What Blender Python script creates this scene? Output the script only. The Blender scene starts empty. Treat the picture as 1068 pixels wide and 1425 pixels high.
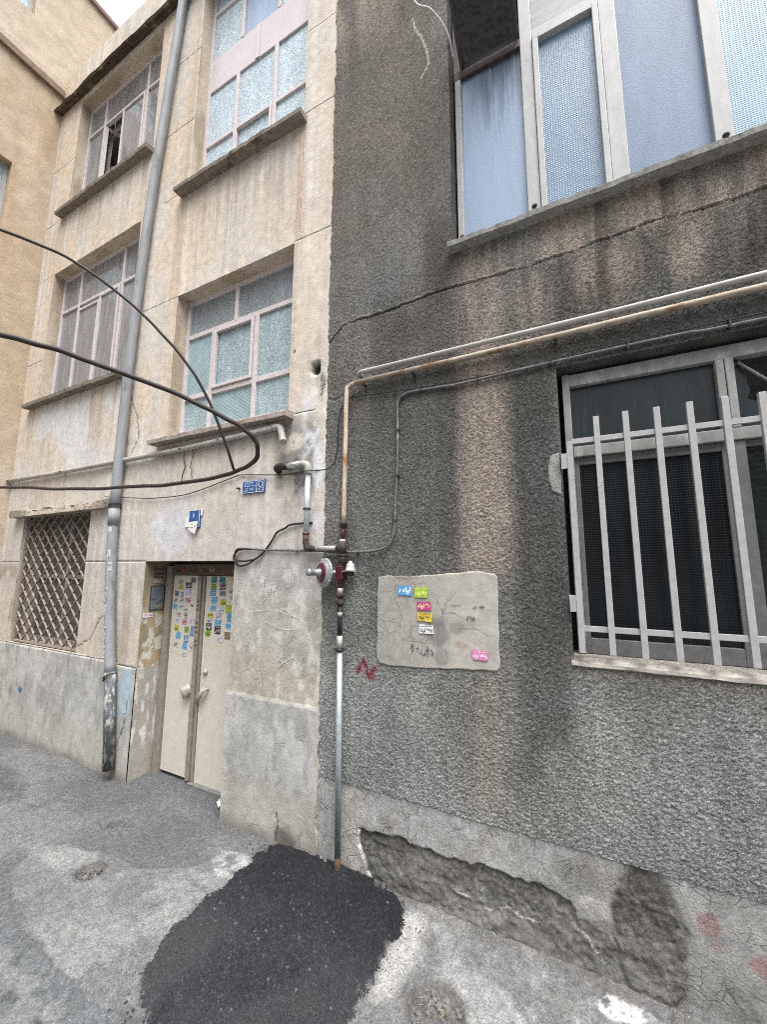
import bpy, math, random
import numpy as np
from mathutils import Vector, Matrix
random.seed(7); rng = np.random.default_rng(7)
S = bpy.context.scene
COL = S.collection
R_ = math.radians

# ------------------------------------------------------------------ numpy noise
def _h(ix, iy, s):
    n = (ix.astype(np.int64) * 374761393 + iy.astype(np.int64) * 668265263 + s * 1442695041) & 0xffffffff
    n = ((n ^ (n >> 13)) * 1274126177) & 0xffffffff
    return ((n ^ (n >> 16)) & 0xffffff) / float(0xffffff)
def vn(x, y, s=0):
    x = np.asarray(x, float); y = np.asarray(y, float)
    ix = np.floor(x); iy = np.floor(y); fx = x - ix; fy = y - iy
    ux = fx * fx * (3 - 2 * fx); uy = fy * fy * (3 - 2 * fy)
    ix = ix.astype(np.int64); iy = iy.astype(np.int64)
    a = _h(ix, iy, s); b = _h(ix + 1, iy, s); c = _h(ix, iy + 1, s); d = _h(ix + 1, iy + 1, s)
    return (a + (b - a) * ux) * (1 - uy) + (c + (d - c) * ux) * uy
def fbm(x, y, s=0, o=4):
    t = 0; a = .5; n = 0
    for k in range(o):
        t = t + a * vn(x, y, s + k * 17); n += a; a *= .5; x = x * 2.03 + 3.1; y = y * 2.03 + 1.7
    return t / n
def worley(x, y, s=0):
    ix = np.floor(x); iy = np.floor(y); d1 = np.full(np.shape(x), 9.)
    d2 = d1.copy(); idv = np.zeros(np.shape(x))
    for i in (-1, 0, 1):
        for j in (-1, 0, 1):
            cx = (ix + i).astype(np.int64); cy = (iy + j).astype(np.int64)
            px = cx + _h(cx, cy, s); py = cy + _h(cx, cy, s + 91)
            d = np.hypot(x - px, y - py)
            nid = _h(cx, cy, s + 7)
            m = d < d1
            d2 = np.where(m, d1, np.minimum(d2, d)); idv = np.where(m, nid, idv); d1 = np.where(m, d, d1)
    return d1, d2, idv
def ss(a, b, x):
    t = np.clip((x - a) / (b - a), 0, 1); return t * t * (3 - 2 * t)
def band(x, a, b, w):                      # 1 inside a..b with soft edges of width w
    return ss(a - w, a + w, x) * (1 - ss(b - w, b + w, x))
def blob(x, z, cx, cz, rx, rz, s=0, rough=.35):
    d = np.hypot((x - cx) / rx, (z - cz) / rz) + (fbm(x * 6 / max(rx, .15) * .3, z * 6 / max(rz, .15) * .3, s) - .5) * 2 * rough
    return 1 - ss(.55, 1.05, d)
def segdist(x, y, pts):
    d = np.full(np.shape(x), 1e9)
    for (x0, y0), (x1, y1) in zip(pts[:-1], pts[1:]):
        L = (x1 - x0) ** 2 + (y1 - y0) ** 2 + 1e-12
        t = np.clip(((x - x0) * (x1 - x0) + (y - y0) * (y1 - y0)) / L, 0, 1)
        d = np.minimum(d, np.hypot(x - x0 - t * (x1 - x0), y - y0 - t * (y1 - y0)))
    return d
def inpoly(x, y, pts):
    c = np.zeros(np.shape(x), bool)
    for (x0, y0), (x1, y1) in zip(pts, pts[1:] + pts[:1]):
        k = ((y0 > y) != (y1 > y)) & (x < (x1 - x0) * (y - y0) / (y1 - y0 + 1e-12) + x0)
        c ^= k
    return c
def sdpoly(x, y, pts):                     # positive inside
    d = segdist(x, y, pts + pts[:1]); return np.where(inpoly(x, y, pts), d, -d)
def lerp(a, b, t): return a + (b - a) * t
def cmix(c, col, t):
    return c + (np.array(col) - c) * t[..., None]

# ------------------------------------------------------------------ materials
class N:
    def __init__(s, name):
        s.m = bpy.data.materials.new(name); s.m.use_nodes = True
        s.t = s.m.node_tree; s.t.nodes.clear(); s.out = s.n('ShaderNodeOutputMaterial')
    def n(s, typ, **k):
        q = s.t.nodes.new(typ)
        for a, v in k.items(): setattr(q, a, v)
        return q
    def l(s, a, b): s.t.links.new(a, b)
    def coord(s, scale=(1, 1, 1), kind='Object'):
        c = s.n('ShaderNodeTexCoord'); m = s.n('ShaderNodeMapping'); m.inputs['Scale'].default_value = scale
        s.l(c.outputs[kind], m.inputs[0]); return m.outputs[0]
    def noise(s, scale, vec=None, detail=4, rough=.6, dist=0):
        q = s.n('ShaderNodeTexNoise'); q.inputs['Scale'].default_value = scale; q.inputs['Detail'].default_value = detail
        q.inputs['Roughness'].default_value = rough; q.inputs['Distortion'].default_value = dist
        if vec is not None: s.l(vec, q.inputs['Vector'])
        return q.outputs['Fac']
    def voro(s, scale, vec=None, feature='F1', rnd=1):
        q = s.n('ShaderNodeTexVoronoi', feature=feature); q.inputs['Scale'].default_value = scale
        q.inputs['Randomness'].default_value = rnd
        if vec is not None: s.l(vec, q.inputs['Vector'])
        return q.outputs['Distance']
    def rng(s, v, a, b, c, d):
        q = s.n('ShaderNodeMapRange'); q.inputs[1].default_value = a; q.inputs[2].default_value = b
        q.inputs[3].default_value = c; q.inputs[4].default_value = d; s.l(v, q.inputs[0]); return q.outputs[0]
    def math(s, op, a, b=None):
        q = s.n('ShaderNodeMath', operation=op)
        for i, v in enumerate((a, b)):
            if v is None: continue
            if isinstance(v, (int, float)): q.inputs[i].default_value = v
            else: s.l(v, q.inputs[i])
        return q.outputs[0]
    def mix(s, f, a, b, blend='MIX'):
        q = s.n('ShaderNodeMix', data_type='RGBA', blend_type=blend)
        if isinstance(f, (int, float)): q.inputs[0].default_value = f
        else: s.l(f, q.inputs[0])
        for i, v in ((6, a), (7, b)):
            if isinstance(v, (tuple, list)): q.inputs[i].default_value = tuple(v)[:3] + (1,)
            else: s.l(v, q.inputs[i])
        return q.outputs[2]
    def bump(s, h, strength, dist, prev=None):
        q = s.n('ShaderNodeBump'); q.inputs['Strength'].default_value = strength; q.inputs['Distance'].default_value = dist
        s.l(h, q.inputs['Height'])
        if prev is not None: s.l(prev, q.inputs['Normal'])
        return q.outputs[0]
    def pbsdf(s, col, rough=.8, metal=0, normal=None, spec=.5, **kw):
        b = s.n('ShaderNodeBsdfPrincipled')
        if isinstance(col, (tuple, list)): b.inputs['Base Color'].default_value = tuple(col)[:3] + (1,)
        else: s.l(col, b.inputs['Base Color'])
        if isinstance(rough, (int, float)): b.inputs['Roughness'].default_value = rough
        else: s.l(rough, b.inputs['Roughness'])
        b.inputs['Metallic'].default_value = metal
        b.inputs['Specular IOR Level'].default_value = spec
        if normal is not None: s.l(normal, b.inputs['Normal'])
        s.l(b.outputs[0], s.out.inputs[0]); return b

def painted(name, fine=60, finelo=.75, finehi=1.22, bumps=((40, .5, .004),), crack=None, rough=.9, speck=None, spec=.25, mott=None, stretch=(1, 1, 1)):
    """albedo painted per vertex ('Col'), hairline cracks where its alpha says so, fine grain and relief from nodes"""
    m = N(name); a = m.n('ShaderNodeVertexColor', layer_name='Col'); v = m.coord(stretch)
    f = m.rng(m.noise(fine, v, 5, .7), .3, .7, finelo, finehi)
    c = m.mix(1, a.outputs[0], f, 'MULTIPLY')
    if mott:
        f2 = m.rng(m.noise(mott[0], v, 5, .65), .35, .65, mott[1], mott[2]); c = m.mix(1, c, f2, 'MULTIPLY')
    if speck:
        sp = m.rng(m.noise(speck[0], v, 2, .5), speck[1], speck[1] + .06, 0, 1); c = m.mix(sp, c, speck[2])
    nrm = None
    if crack:
        w = m.noise(4, v, 3); cmb = m.n('ShaderNodeMix', data_type='RGBA'); cmb.inputs[0].default_value = .06
        nn = m.n('ShaderNodeTexNoise'); nn.inputs['Scale'].default_value = 6; m.l(v, nn.inputs['Vector'])
        m.l(v, cmb.inputs[6]); m.l(nn.outputs['Color'], cmb.inputs[7])
        lines = None
        for sc, wd in crack:
            d = m.voro(sc, cmb.outputs[2], 'DISTANCE_TO_EDGE')
            ln = m.rng(d, 0, wd, 1, 0); lines = ln if lines is None else m.math('MAXIMUM', lines, ln)
        br = m.rng(m.noise(5, v, 3), .42, .6, 0, 1)
        lines = m.math('MULTIPLY', m.math('MULTIPLY', lines, br), a.outputs['Alpha'])
        c = m.mix(m.math('MULTIPLY', lines, .75), c, (.05, .045, .04))
        nrm = m.bump(m.math('SUBTRACT', 1.0, lines), .6, .004)
    for sc, st, ds in bumps: nrm = m.bump(m.noise(sc, v, 4, .65), st, ds, nrm)
    m.pbsdf(c, rough, 0, nrm, spec); return m.m

def simple(name, col, rough=.7, metal=0, var=.25, scale=30, bump=.15, bd=.002, spec=.4, dirt=None, dscale=8, dthr=.55, stretch=(1, 1, 1), kind='Object'):
    m = N(name); v = m.coord(stretch, kind)
    f = m.rng(m.noise(scale, v, 5, .65), .3, .7, 1 - var, 1 + var)
    c = m.mix(1, col, f, 'MULTIPLY')
    if dirt:
        d = m.rng(m.noise(dscale, v, 6, .7), dthr, dthr + .12, 0, 1); c = m.mix(d, c, dirt)
    m.pbsdf(c, rough, metal, m.bump(m.noise(scale * 2, v, 3), bump, bd), spec); return m.m

M = {}
M['roughcast'] = painted('roughcast_render', 275, .10, 2.2, ((270, 1.0, .010), (110, .25, .005)), None, .95, (300, .69, (.33, .325, .31)), .1, None, (.62, 1, 1.3))
M['beige'] = painted('beige_plaster', 38, .92, 1.07, ((9, .25, .01), (60, .7, .005)), ((5.5, .012), (14, .014)), .9, (70, .75, (.24, .20, .165)), .2, (11, .90, 1.08))
M['concrete'] = painted('plinth_concrete', 85, .68, 1.30, ((14, .3, .008), (95, .9, .006)), ((7, .02), (16, .022)), .92, None, .2, (14, .8, 1.15))
M['tanwall'] = painted('tan_plaster', 40, .85, 1.12, ((3, .35, .02), (12, .3, .01), (90, .4, .003)), None, .9, None, .2, (5, .88, 1.1))
M['cement'] = painted('smooth_cement', 45, .88, 1.10, ((10, .25, .006), (90, .4, .003)), ((7, .03), (13, .03)), .92, None, .2, (12, .88, 1.1))
M['ground'] = painted('old_asphalt', 80, .56, 1.42, ((30, .5, .006), (95, 1.0, .007)), ((2.2, .008),), .93, (120, .70, (.42, .42, .41)), .2, (26, .78, 1.2))
M['asphalt'] = painted('fresh_asphalt', 95, .48, 1.6, ((150, .9, .005),), None, .82, None, .22)
M['stone'] = simple('sill_stone', (.205, .175, .145), .9, 0, .35, 25, .4, .006, .2, (.08, .07, .06), 7, .55)
M['stoneg'] = simple('sill_cement', (.27, .265, .25), .9, 0, .3, 40, .5, .006, .2, (.13, .125, .115), 9, .55)
M['ledge'] = simple('broken_ledge', (.30, .265, .22), .95, 0, .45, 30, .8, .01, .1, (.10, .085, .07), 12, .55)
M['pinkframe'] = simple('pinkish_window_paint', (.53, .485, .485), .5, 0, .12, 20, .1, .001, .4, (.33, .26, .23), 26, .70)
M['whiteframe'] = simple('old_white_window_paint', (.345, .345, .345), .5, 0, .15, 20, .15, .001, .4, (.24, .17, .12), 11, .62, (1, 1, .35))
M['soot'] = simple('sooty_frame', (.055, .044, .040), .7, 0, .4, 20, .2, .002)
M['greyframe'] = simple('grey_sash_paint', (.15, .15, .147), .55, 0, .2, 20, .15, .001, .4, (.14, .12, .10), 12, .6)
M['grille'] = simple('light_grey_grille_paint', (.325, .325, .32), .5, 0, .14, 22, .2, .001, .45, (.32, .25, .19), 30, .72)
M['lattice'] = simple('brown_lattice_paint', (.27, .235, .21), .7, 0, .35, 25, .3, .002, .3, (.40, .33, .27), 14, .55)
M['doorpaint'] = simple('cream_door_paint', (.53, .505, .43), .5, 0, .07, 14, .1, .002, .35, (.30, .25, .18), 10, .74)
M['doorframe'] = simple('brown_grey_door_frame', (.235, .205, .17), .6, 0, .2, 20, .2, .002, .3, (.09, .07, .055), 18, .62)
M['doorhead'] = simple('dark_door_head', (.105, .075, .055), .7, 0, .35, 18, .3, .002)
M['handle'] = simple('worn_handle_metal', (.40, .375, .32), .45, .3, .25, 30, .2, .001)
M['galv'] = simple('galvanised_steel', (.40, .45, .47), .42, .55, .22, 26, .15, .001, .5, (.56, .56, .53), 16, .64)
M['downpipe'] = simple('grey_pvc_downpipe', (.245, .255, .27), .55, 0, .2, 9, .12, .002, .3, (.15, .152, .158), 8, .56, (1, 1, .3))
M['downpipelow'] = simple('scuffed_downpipe', (.085, .088, .092), .65, .1, .45, 14, .3, .002, .4, (.42, .42, .41), 17, .50, (1, 1, .45))
M['rust'] = simple('rusty_cream_paint', (.47, .40, .31), .65, .1, .25, 24, .3, .002, .35, (.30, .135, .05), 13, .485, (1, 1, .30))
M['rusth'] = simple('flaking_cream_pipe_paint', (.35, .305, .24), .6, .1, .3, 24, .3, .002, .35, (.20, .105, .055), 15, .50, (.35, 1, 1))
M['whitepipe'] = simple('white_painted_pipe', (.34, .333, .31), .5, 0, .18, 20, .15, .001, .4, (.23, .20, .16), 14, .58, (.5, 1, .5))
M['darkrust'] = simple('dark_rusty_fitting', (.060, .048, .042), .75, .3, .4, 40, .5, .003, .3, (.13, .07, .045), 22, .60)
M['maroon'] = simple('maroon_paint', (.06, .012, .018), .45, .1, .3, 30, .2, .001, .5, (.30, .27, .26), 24, .64)
M['maroonlid'] = simple('worn_maroon_lid', (.075, .010, .018), .4, .1, .3, 30, .2, .001, .5, (.36, .35, .35), 11, .60)
M['regsilver'] = simple('silver_regulator', (.30, .31, .32), .42, .5, .15, 24, .1, .001, .5, (.14, .02, .03), 9, .53)
M['black'] = simple('black_rubber', (.018, .017, .017), .55, 0, .3, 30, .2, .001)
M['cable'] = simple('dusty_black_cable', (.035, .029, .027), .6, 0, .3, 20, .2, .001, .3)
M['thincable'] = simple('grey_brown_cable', (.13, .115, .10), .65, 0, .3, 30, .2, .001, .3)
M['greycable'] = simple('grey_cable', (.115, .115, .115), .55, 0, .35, 30, .2, .001, .3, (.28, .28, .27), 12, .58)
M['eave'] = simple('rusted_eave_sheet', (.085, .065, .05), .75, .2, .5, 9, .4, .006, .3, (.25, .19, .13), 6, .56)
M['paper'] = simple('torn_paper', (.66, .66, .66), .8, 0, .12, 40, .1, .001)
M['shutter'] = simple('dusty_olive_shutter', (.105, .10, .088), .8, 0, .25, 12, .2, .002, .2, (.17, .155, .14), 7, .55)
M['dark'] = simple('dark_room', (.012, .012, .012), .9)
M['curtain'] = simple('net_curtain', (.44, .43, .42), .9, 0, .12, 6, .1, .002, .1, None, 8, .5, (6, 1, .3))
M['signblue'] = simple('enamel_blue', (.018, .075, .24), .3, 0, .18, 14, .05, .001, .5)
M['signwhite'] = simple('enamel_white', (.66, .70, .75), .4, 0, .1, 30, .05, .001)
M['plaque'] = simple('grey_notice', (.17, .19, .22), .35, .1, .2, 20, .1, .001)
M['slab'] = simple('utility_concrete', (.125, .123, .118), .9, 0, .35, 40, .6, .006, .2, (.10, .095, .09), 12, .55)
M['rubble'] = simple('pale_rubble', (.15, .146, .138), .9, 0, .35, 30, .5, .004)

def glass_pattern(name, col, kind, scale, st=.6, rough=.18, spec=.5, dist=.004, var=.15, dirt=None):
    m = N(name); v = m.coord((1, 1, 1)); nrm = None
    if kind == 'ice': h = m.noise(scale, v, 3, .6, 1.2)
    elif kind == 'grid':
        w1 = m.n('ShaderNodeTexWave', bands_direction='X'); w2 = m.n('ShaderNodeTexWave', bands_direction='Z')
        for w in (w1, w2): w.inputs['Scale'].default_value = scale; m.l(v, w.inputs['Vector'])
        h = m.math('MAXIMUM', w1.outputs['Fac'], w2.outputs['Fac'])
    elif kind == 'lines':
        w1 = m.n('ShaderNodeTexWave', bands_direction='Z'); w1.inputs['Scale'].default_value = scale; m.l(v, w1.inputs['Vector']); h = w1.outputs['Fac']
    elif kind == 'dots':
        h = m.rng(m.voro(scale, v, 'F1', .12), 0, .5, 1, 0)
    elif kind == 'scales': h = m.voro(scale, v, 'F1', .7)
    else: h = m.noise(scale, v, 2)
    nrm = m.bump(h, st, dist)
    f = m.rng(m.noise(3.5, m.coord((3, 1, .6)), 4), .3, .7, 1 - var, 1 + var)
    c = m.mix(1, col, f, 'MULTIPLY')
    lo, hi, ca_, cb_ = {'ice': (.36, .64, .72, 1.30), 'grid': (.75, 1, .85, 1.9), 'dots': (.2, .8, .72, 1.35)}.get(kind, (0, 1, .72, 1.28))
    c = m.mix(1, c, m.rng(h, lo, hi, ca_, cb_), 'MULTIPLY') if kind != 'plain' else c
    if dirt:
        d = m.rng(m.noise(6, m.coord((7, 1, .5)), 5, .7), dirt[1], dirt[1] + .15, 0, 1); c = m.mix(d, c, dirt[0])
    m.pbsdf(c, rough, 0, nrm, spec); return m.m
M['ice'] = glass_pattern('ice_pattern_glass', (.29, .375, .40), 'ice', 48, 1.0, .25, .4, .010)
M['icehi'] = glass_pattern('ice_pattern_glass_pale', (.44, .54, .60), 'ice', 40, 1.0, .3, .35, .010)
M['icegrey'] = glass_pattern('ice_pattern_glass_grey', (.235, .262, .28), 'ice', 55, 1.0, .25, .4, .009)
M['rib'] = glass_pattern('ribbed_teal_glass', (.20, .28, .30), 'grid', 22, .4)
M['bluepaint'] = glass_pattern('blue_frosted_glass', (.27, .355, .49), 'plain', 90, .25, .38, .35, .003, .12, ((.15, .19, .25), .62))
M['bluesmooth'] = glass_pattern('blue_grained_glass', (.168, .222, .31), 'plain', 160, .5, .5, .22, .003, .12)
M['bubble'] = glass_pattern('bubble_pattern_glass', (.215, .315, .43), 'dots', 62, .9, .3, .3, .006, .08)
M['ribblue'] = glass_pattern('ribbed_pale_glass', (.165, .25, .31), 'grid', 22, .3, .35, .3, .003, .1)
M['blackgrid'] = glass_pattern('dark_grid_glass', (.007, .009, .011), 'grid', 22, .5, .22, .22, .003, .4)
M['blackscale'] = glass_pattern('dark_scaled_glass', (.014, .018, .018), 'scales', 34, .6, .25, .3, .004, .3)
M['dimglass'] = glass_pattern('dusty_dim_glass', (.018, .025, .029), 'plain', 60, .15, .3, .4, .002, .35, ((.036, .043, .046), .55))
M['flap'] = glass_pattern('sooty_glass_flap', (.008, .009, .012), 'plain', 9, .9, .14, .5, .03, .4, ((.07, .082, .10), .58))
M['pinkpanel'] = simple('pink_panel', (.53, .475, .485), .45, 0, .06, 5, .05, .002, .4, (.42, .33, .31), 5, .7)
def sooty(name):                                   # soot and white runs at the head of the pane
    m = N(name); v = m.coord(); sp = m.n('ShaderNodeSeparateXYZ'); m.l(v, sp.inputs[0])
    st = m.noise(6, m.coord((6, 1, .35)), 5, .7)
    zz = m.math('ADD', sp.outputs[2], m.rng(st, .3, .7, -.28, .28)); dk = m.rng(zz, 5.25, 5.85, 0, .9)
    xx = m.rng(sp.outputs[0], -.62, -.40, .05, 1); dk = m.math('MULTIPLY', dk, xx)
    c = m.mix(m.rng(st, .45, .75, 0, .35), (.235, .315, .435), (.15, .195, .27)); c = m.mix(dk, c, (.035, .045, .055))
    wl = m.rng(m.noise(9, m.coord((9, 1, .12)), 2, .5), .66, .70, 0, .55); c = m.mix(m.math('MULTIPLY', wl, m.rng(zz, 4.6, 5.6, .2, 1)), c, (.42, .47, .54))
    m.pbsdf(c, .4, 0, m.bump(m.noise(70, v, 3), .25, .003), .35); return m.m
M['sootypane'] = sooty('sooty_blue_pane')
def clear_glass():
    m = N('window_glass'); tr = m.n('ShaderNodeBsdfTransparent'); tr.inputs[0].default_value = (.80, .82, .82, 1)
    gl = m.n('ShaderNodeBsdfGlossy'); gl.inputs['Roughness'].default_value = .04
    fr = m.n('ShaderNodeFresnel'); fr.inputs['IOR'].default_value = 1.55
    df = m.n('ShaderNodeBsdfDiffuse'); df.inputs[0].default_value = (.37, .37, .385, 1)
    dm = m.n('ShaderNodeMixShader'); m.l(m.rng(m.noise(5, m.coord((4, 1, .7)), 4),   .35, .7, .50, .78), dm.inputs[0])
    m.l(tr.outputs[0], dm.inputs[1]); m.l(df.outputs[0], dm.inputs[2])
    mx = m.n('ShaderNodeMixShader'); m.l(m.math('MULTIPLY', fr.outputs[0], 1.0), mx.inputs[0]); m.l(dm.outputs[0], mx.inputs[1]); m.l(gl.outputs[0], mx.inputs[2])
    m.l(mx.outputs[0], m.out.inputs[0]); return m.m
M['glass'] = clear_glass()
_flat = {}
def flat(col, rough=.55):
    k = tuple(round(c, 3) for c in col)
    if k not in _flat: _flat[k] = simple('printed_%d' % len(_flat), k, rough, 0, .1, 60, .05, .001)
    return _flat[k]

# ------------------------------------------------------------------ object helpers
def link(o, parent=None):
    COL.objects.link(o)
    if parent is not None: o.parent = parent
    return o
def thing(name, label, cat, group=None, loc=(0, 0, 0)):
    o = bpy.data.objects.new(name, None); o.empty_display_size = .1; o.location = loc; link(o)
    return tag(o, label, cat, group)
def tag(o, label=None, cat=None, group=None, kind=None):
    if label: o['label'] = label
    if cat: o['category'] = cat
    if group: o['group'] = group
    if kind: o['kind'] = kind
    return o

class GM:
    """accumulates painted grids (numpy) into one mesh"""
    def __init__(s): s.V = []; s.F = []; s.C = []; s.n = 0
    def grid(s, P, C, keep=None, flip=False):
        nu, nv = P.shape[:2]; idx = np.arange(nu * nv).reshape(nu, nv)
        q = np.stack([idx[:-1, :-1], idx[1:, :-1], idx[1:, 1:], idx[:-1, 1:]], -1)
        if flip: q = q[..., ::-1]
        q = q.reshape(-1, 4) if keep is None else q[keep]
        used = np.unique(q); mp = np.zeros(nu * nv, np.int64); mp[used] = np.arange(len(used))
        if C.ndim == 1: C = np.broadcast_to(C, P.shape[:2] + (len(C),))
        if C.shape[-1] == 3: C = np.concatenate([C, np.zeros(C.shape[:-1] + (1,))], -1)
        s.V.append(P.reshape(-1, 3)[used]); s.C.append(C.reshape(-1, 4)[used]); s.F.append(mp[q] + s.n); s.n += len(used)
    def build(s, name, mat, parent=None, smooth=True):
        V = np.concatenate(s.V); F = np.concatenate(s.F); C = np.concatenate(s.C)
        me = bpy.data.meshes.new(name); me.vertices.add(len(V)); me.vertices.foreach_set('co', V.astype(np.float32).ravel())
        me.loops.add(F.size); me.loops.foreach_set('vertex_index', F.astype(np.int32).ravel())
        me.polygons.add(len(F)); me.polygons.foreach_set('loop_start', (np.arange(len(F)) * 4).astype(np.int32))
        me.polygons.foreach_set('use_smooth', np.full(len(F), smooth))
        me.update(calc_edges=True)
        a = me.color_attributes.new('Col', 'FLOAT_COLOR', 'POINT'); C = C.copy(); C[:, :3] = np.clip(C[:, :3], .004, .95)
        a.data.foreach_set('color', C.astype(np.float32).ravel())
        me.materials.append(mat)
        return link(bpy.data.objects.new(name, me), parent)

class MB:
    def __init__(s): s.v = []; s.f = []; s.mi = []; s.sm = []
    def add(s, vs, fs, mi=0, smooth=False):
        b = len(s.v); s.v += [tuple(v) for v in vs]
        for f in fs: s.f.append(tuple(b + i for i in f)); s.mi.append(mi); s.sm.append(smooth)
        return s
    def box(s, x0, x1, y0, y1, z0, z1, mi=0):
        if x0 > x1: x0, x1 = x1, x0
        return s.add([(x0, y0, z0), (x1, y0, z0), (x1, y1, z0), (x0, y1, z0), (x0, y0, z1), (x1, y0, z1), (x1, y1, z1), (x0, y1, z1)],
              [(0, 3, 2, 1), (4, 5, 6, 7), (0, 1, 5, 4), (1, 2, 6, 5), (2, 3, 7, 6), (3, 0, 4, 7)], mi)
    def tube(s, pts, r, seg=12, mi=0, caps=True, rs=None):
        pts = [Vector(p) for p in pts]; n = len(pts); rings = []; up = None; b = len(s.v)
        for i, p in enumerate(pts):
            d = (pts[min(i + 1, n - 1)] - pts[max(i - 1, 0)]).normalized()
            if up is None:
                up = Vector((0, 0, 1)) if abs(d.z) < .9 else Vector((1, 0, 0))
            a = (up - d * up.dot(d)).normalized(); up = a; c = d.cross(a)
            rr = rs[i] if rs else r
            for k in range(seg):
                t = 2 * math.pi * k / seg; s.v.append(tuple(p + (a * math.cos(t) + c * math.sin(t)) * rr))
        for i in range(n - 1):
            for k in range(seg):
                k2 = (k + 1) % seg
                s.f.append((b + i * seg + k, b + i * seg + k2, b + (i + 1) * seg + k2, b + (i + 1) * seg + k)); s.mi.append(mi); s.sm.append(True)
        if caps:
            s.f.append(tuple(b + k for k in range(seg))[::-1]); s.mi.append(mi); s.sm.append(False)
            s.f.append(tuple(b + (n - 1) * seg + k for k in range(seg))); s.mi.append(mi); s.sm.append(False)
        return s
    def lathe(s, origin, axis, prof, seg=24, mi=0):       # prof: (distance along the axis, radius)
        o = Vector(origin); ax = Vector(axis).normalized()
        return s.tube([o + ax * (h + 1e-5 * i) for i, (h, r) in enumerate(prof)], 1, seg, mi, True, [r for h, r in prof])
    def prism(s, poly, y0, y1, mi=0):                     # poly in x,z, extruded along y
        n = len(poly); b = [(x, y0, z) for x, z in poly] + [(x, y1, z) for x, z in poly]
        f = [tuple(range(n)), tuple(range(2 * n - 1, n - 1, -1))] + [(i, i + n, (i + 1) % n + n, (i + 1) % n) for i in range(n)]
        return s.add(b, f, mi)
    def stroke(s, pts, w, y, mi=0):                       # flat pen stroke in the x,z plane at depth y
        for (x0, z0), (x1, z1) in zip(pts[:-1], pts[1:]):
            L = math.hypot(x1 - x0, z1 - z0) + 1e-9; nx, nz = -(z1 - z0) / L * w / 2, (x1 - x0) / L * w / 2
            ex, ez = (x1 - x0) / L * w * .3, (z1 - z0) / L * w * .3
            s.add([(x0 + nx - ex, y, z0 + nz - ez), (x0 - nx - ex, y, z0 - nz - ez), (x1 - nx + ex, y, z1 - nz + ez), (x1 + nx + ex, y, z1 + nz + ez)], [(0, 1, 2, 3)], mi)
        return s
    def build(s, name, mats, parent=None, bev=0):
        me = bpy.data.meshes.new(name); me.from_pydata(s.v, [], s.f)
        if not isinstance(mats, (list, tuple)): mats = [mats]
        for m in mats: me.materials.append(m)
        me.polygons.foreach_set('material_index', s.mi); me.polygons.foreach_set('use_smooth', s.sm); me.update()
        o = link(bpy.data.objects.new(name, me), parent)
        if bev:
            q = o.modifiers.new('bevel', 'BEVEL'); q.width = bev; q.segments = 2; q.limit_method = 'ANGLE'
        return o

# smooth curve through points
def spline(pts, n=10):
    P = [Vector(p) for p in pts]; P = [P[0] * 2 - P[1]] + P + [P[-1] * 2 - P[-2]]; out = []
    for i in range(1, len(P) - 2):
        for k in range(n):
            t = k / n; a, b, c, d = P[i - 1], P[i], P[i + 1], P[i + 2]
            out.append(.5 * ((2 * b) + (c - a) * t + (2 * a - 5 * b + 4 * c - d) * t * t + (3 * b - a - 3 * c + d) * t ** 3))
    out.append(P[-2]); return out
def spl2(pts, n=6): return [(p.x, p.y) for p in spline([(a, b, 0) for a, b in pts], n)]

# ------------------------------------------------------------------ Persian lettering
_forms = {'ا': 'ﺍﺎﺍﺎ', 'ب': 'ﺏﺐﺑﺒ', 'پ': 'ﭖﭗﭘﭙ', 'ت': 'ﺕﺖﺗﺘ', 'خ': 'ﺥﺦﺧﺨ', 'د': 'ﺩﺪﺩﺪ', 'ر': 'ﺭﺮﺭﺮ', 'ز': 'ﺯﺰﺯﺰ', 'س': 'ﺱﺲﺳﺴ', 'ش': 'ﺵﺶﺷﺸ',
          'ع': 'ﻉﻊﻋﻌ', 'ف': 'ﻑﻒﻓﻔ', 'ک': 'ﮎﮏﮐﮑ', 'گ': 'ﮒﮓﮔﮕ', 'ل': 'ﻝﻞﻟﻠ', 'م': 'ﻡﻢﻣﻤ', 'ن': 'ﻥﻦﻧﻨ', 'و': 'ﻭﻮﻭﻮ', 'ه': 'ﻩﻪﻫﻬ', 'ی': 'ﯼﯽﯾﯿ', 'چ': 'ﭺﭻﭼﭽ', 'ق': 'ﻕﻖﻗﻘ', 'ج': 'ﺝﺞﺟﺠ'}
_stop = set('ادرزو')
def shape(t):
    words = []
    for w in t.split(' '):
        o = ''
        for i, ch in enumerate(w):
            if ch not in _forms: o += ch; continue
            pre = i > 0 and w[i - 1] in _forms and w[i - 1] not in _stop
            nxt = i < len(w) - 1 and w[i + 1] in _forms and ch not in _stop
            o += _forms[ch][(3 if pre else 2) if nxt else (1 if pre else 0)]
        words.append(o if (w and w[0] in '۰۱۲۳۴۵۶۷۸۹0123456789') else o[::-1])
    return ' '.join(words[::-1])
_tc = bpy.data.curves.new('lettering', 'FONT'); _to = bpy.data.objects.new('lettering', _tc); COL.objects.link(_to)
_tc.resolution_u = 2;  _tcache = {}
BOLD = [0.0]
def glyphs(text_):
    text = (text_, BOLD[0])
    if text not in _tcache:
        _tc.offset = BOLD[0]; _tc.body = shape(text_); bpy.context.view_layer.update()
        me = bpy.data.meshes.new_from_object(_to.evaluated_get(bpy.context.evaluated_depsgraph_get()))
        v = np.array([tuple(q.co)[:2] for q in me.vertices]) if len(me.vertices) else np.zeros((1, 2))
        f = [tuple(p.vertices) for p in me.polygons]; bpy.data.meshes.remove(me)
        lo, hi = v.min(0), v.max(0); _tcache[text] = ((v - lo) / np.maximum(hi - lo, 1e-6), f)
    return _tcache[text]
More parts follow.
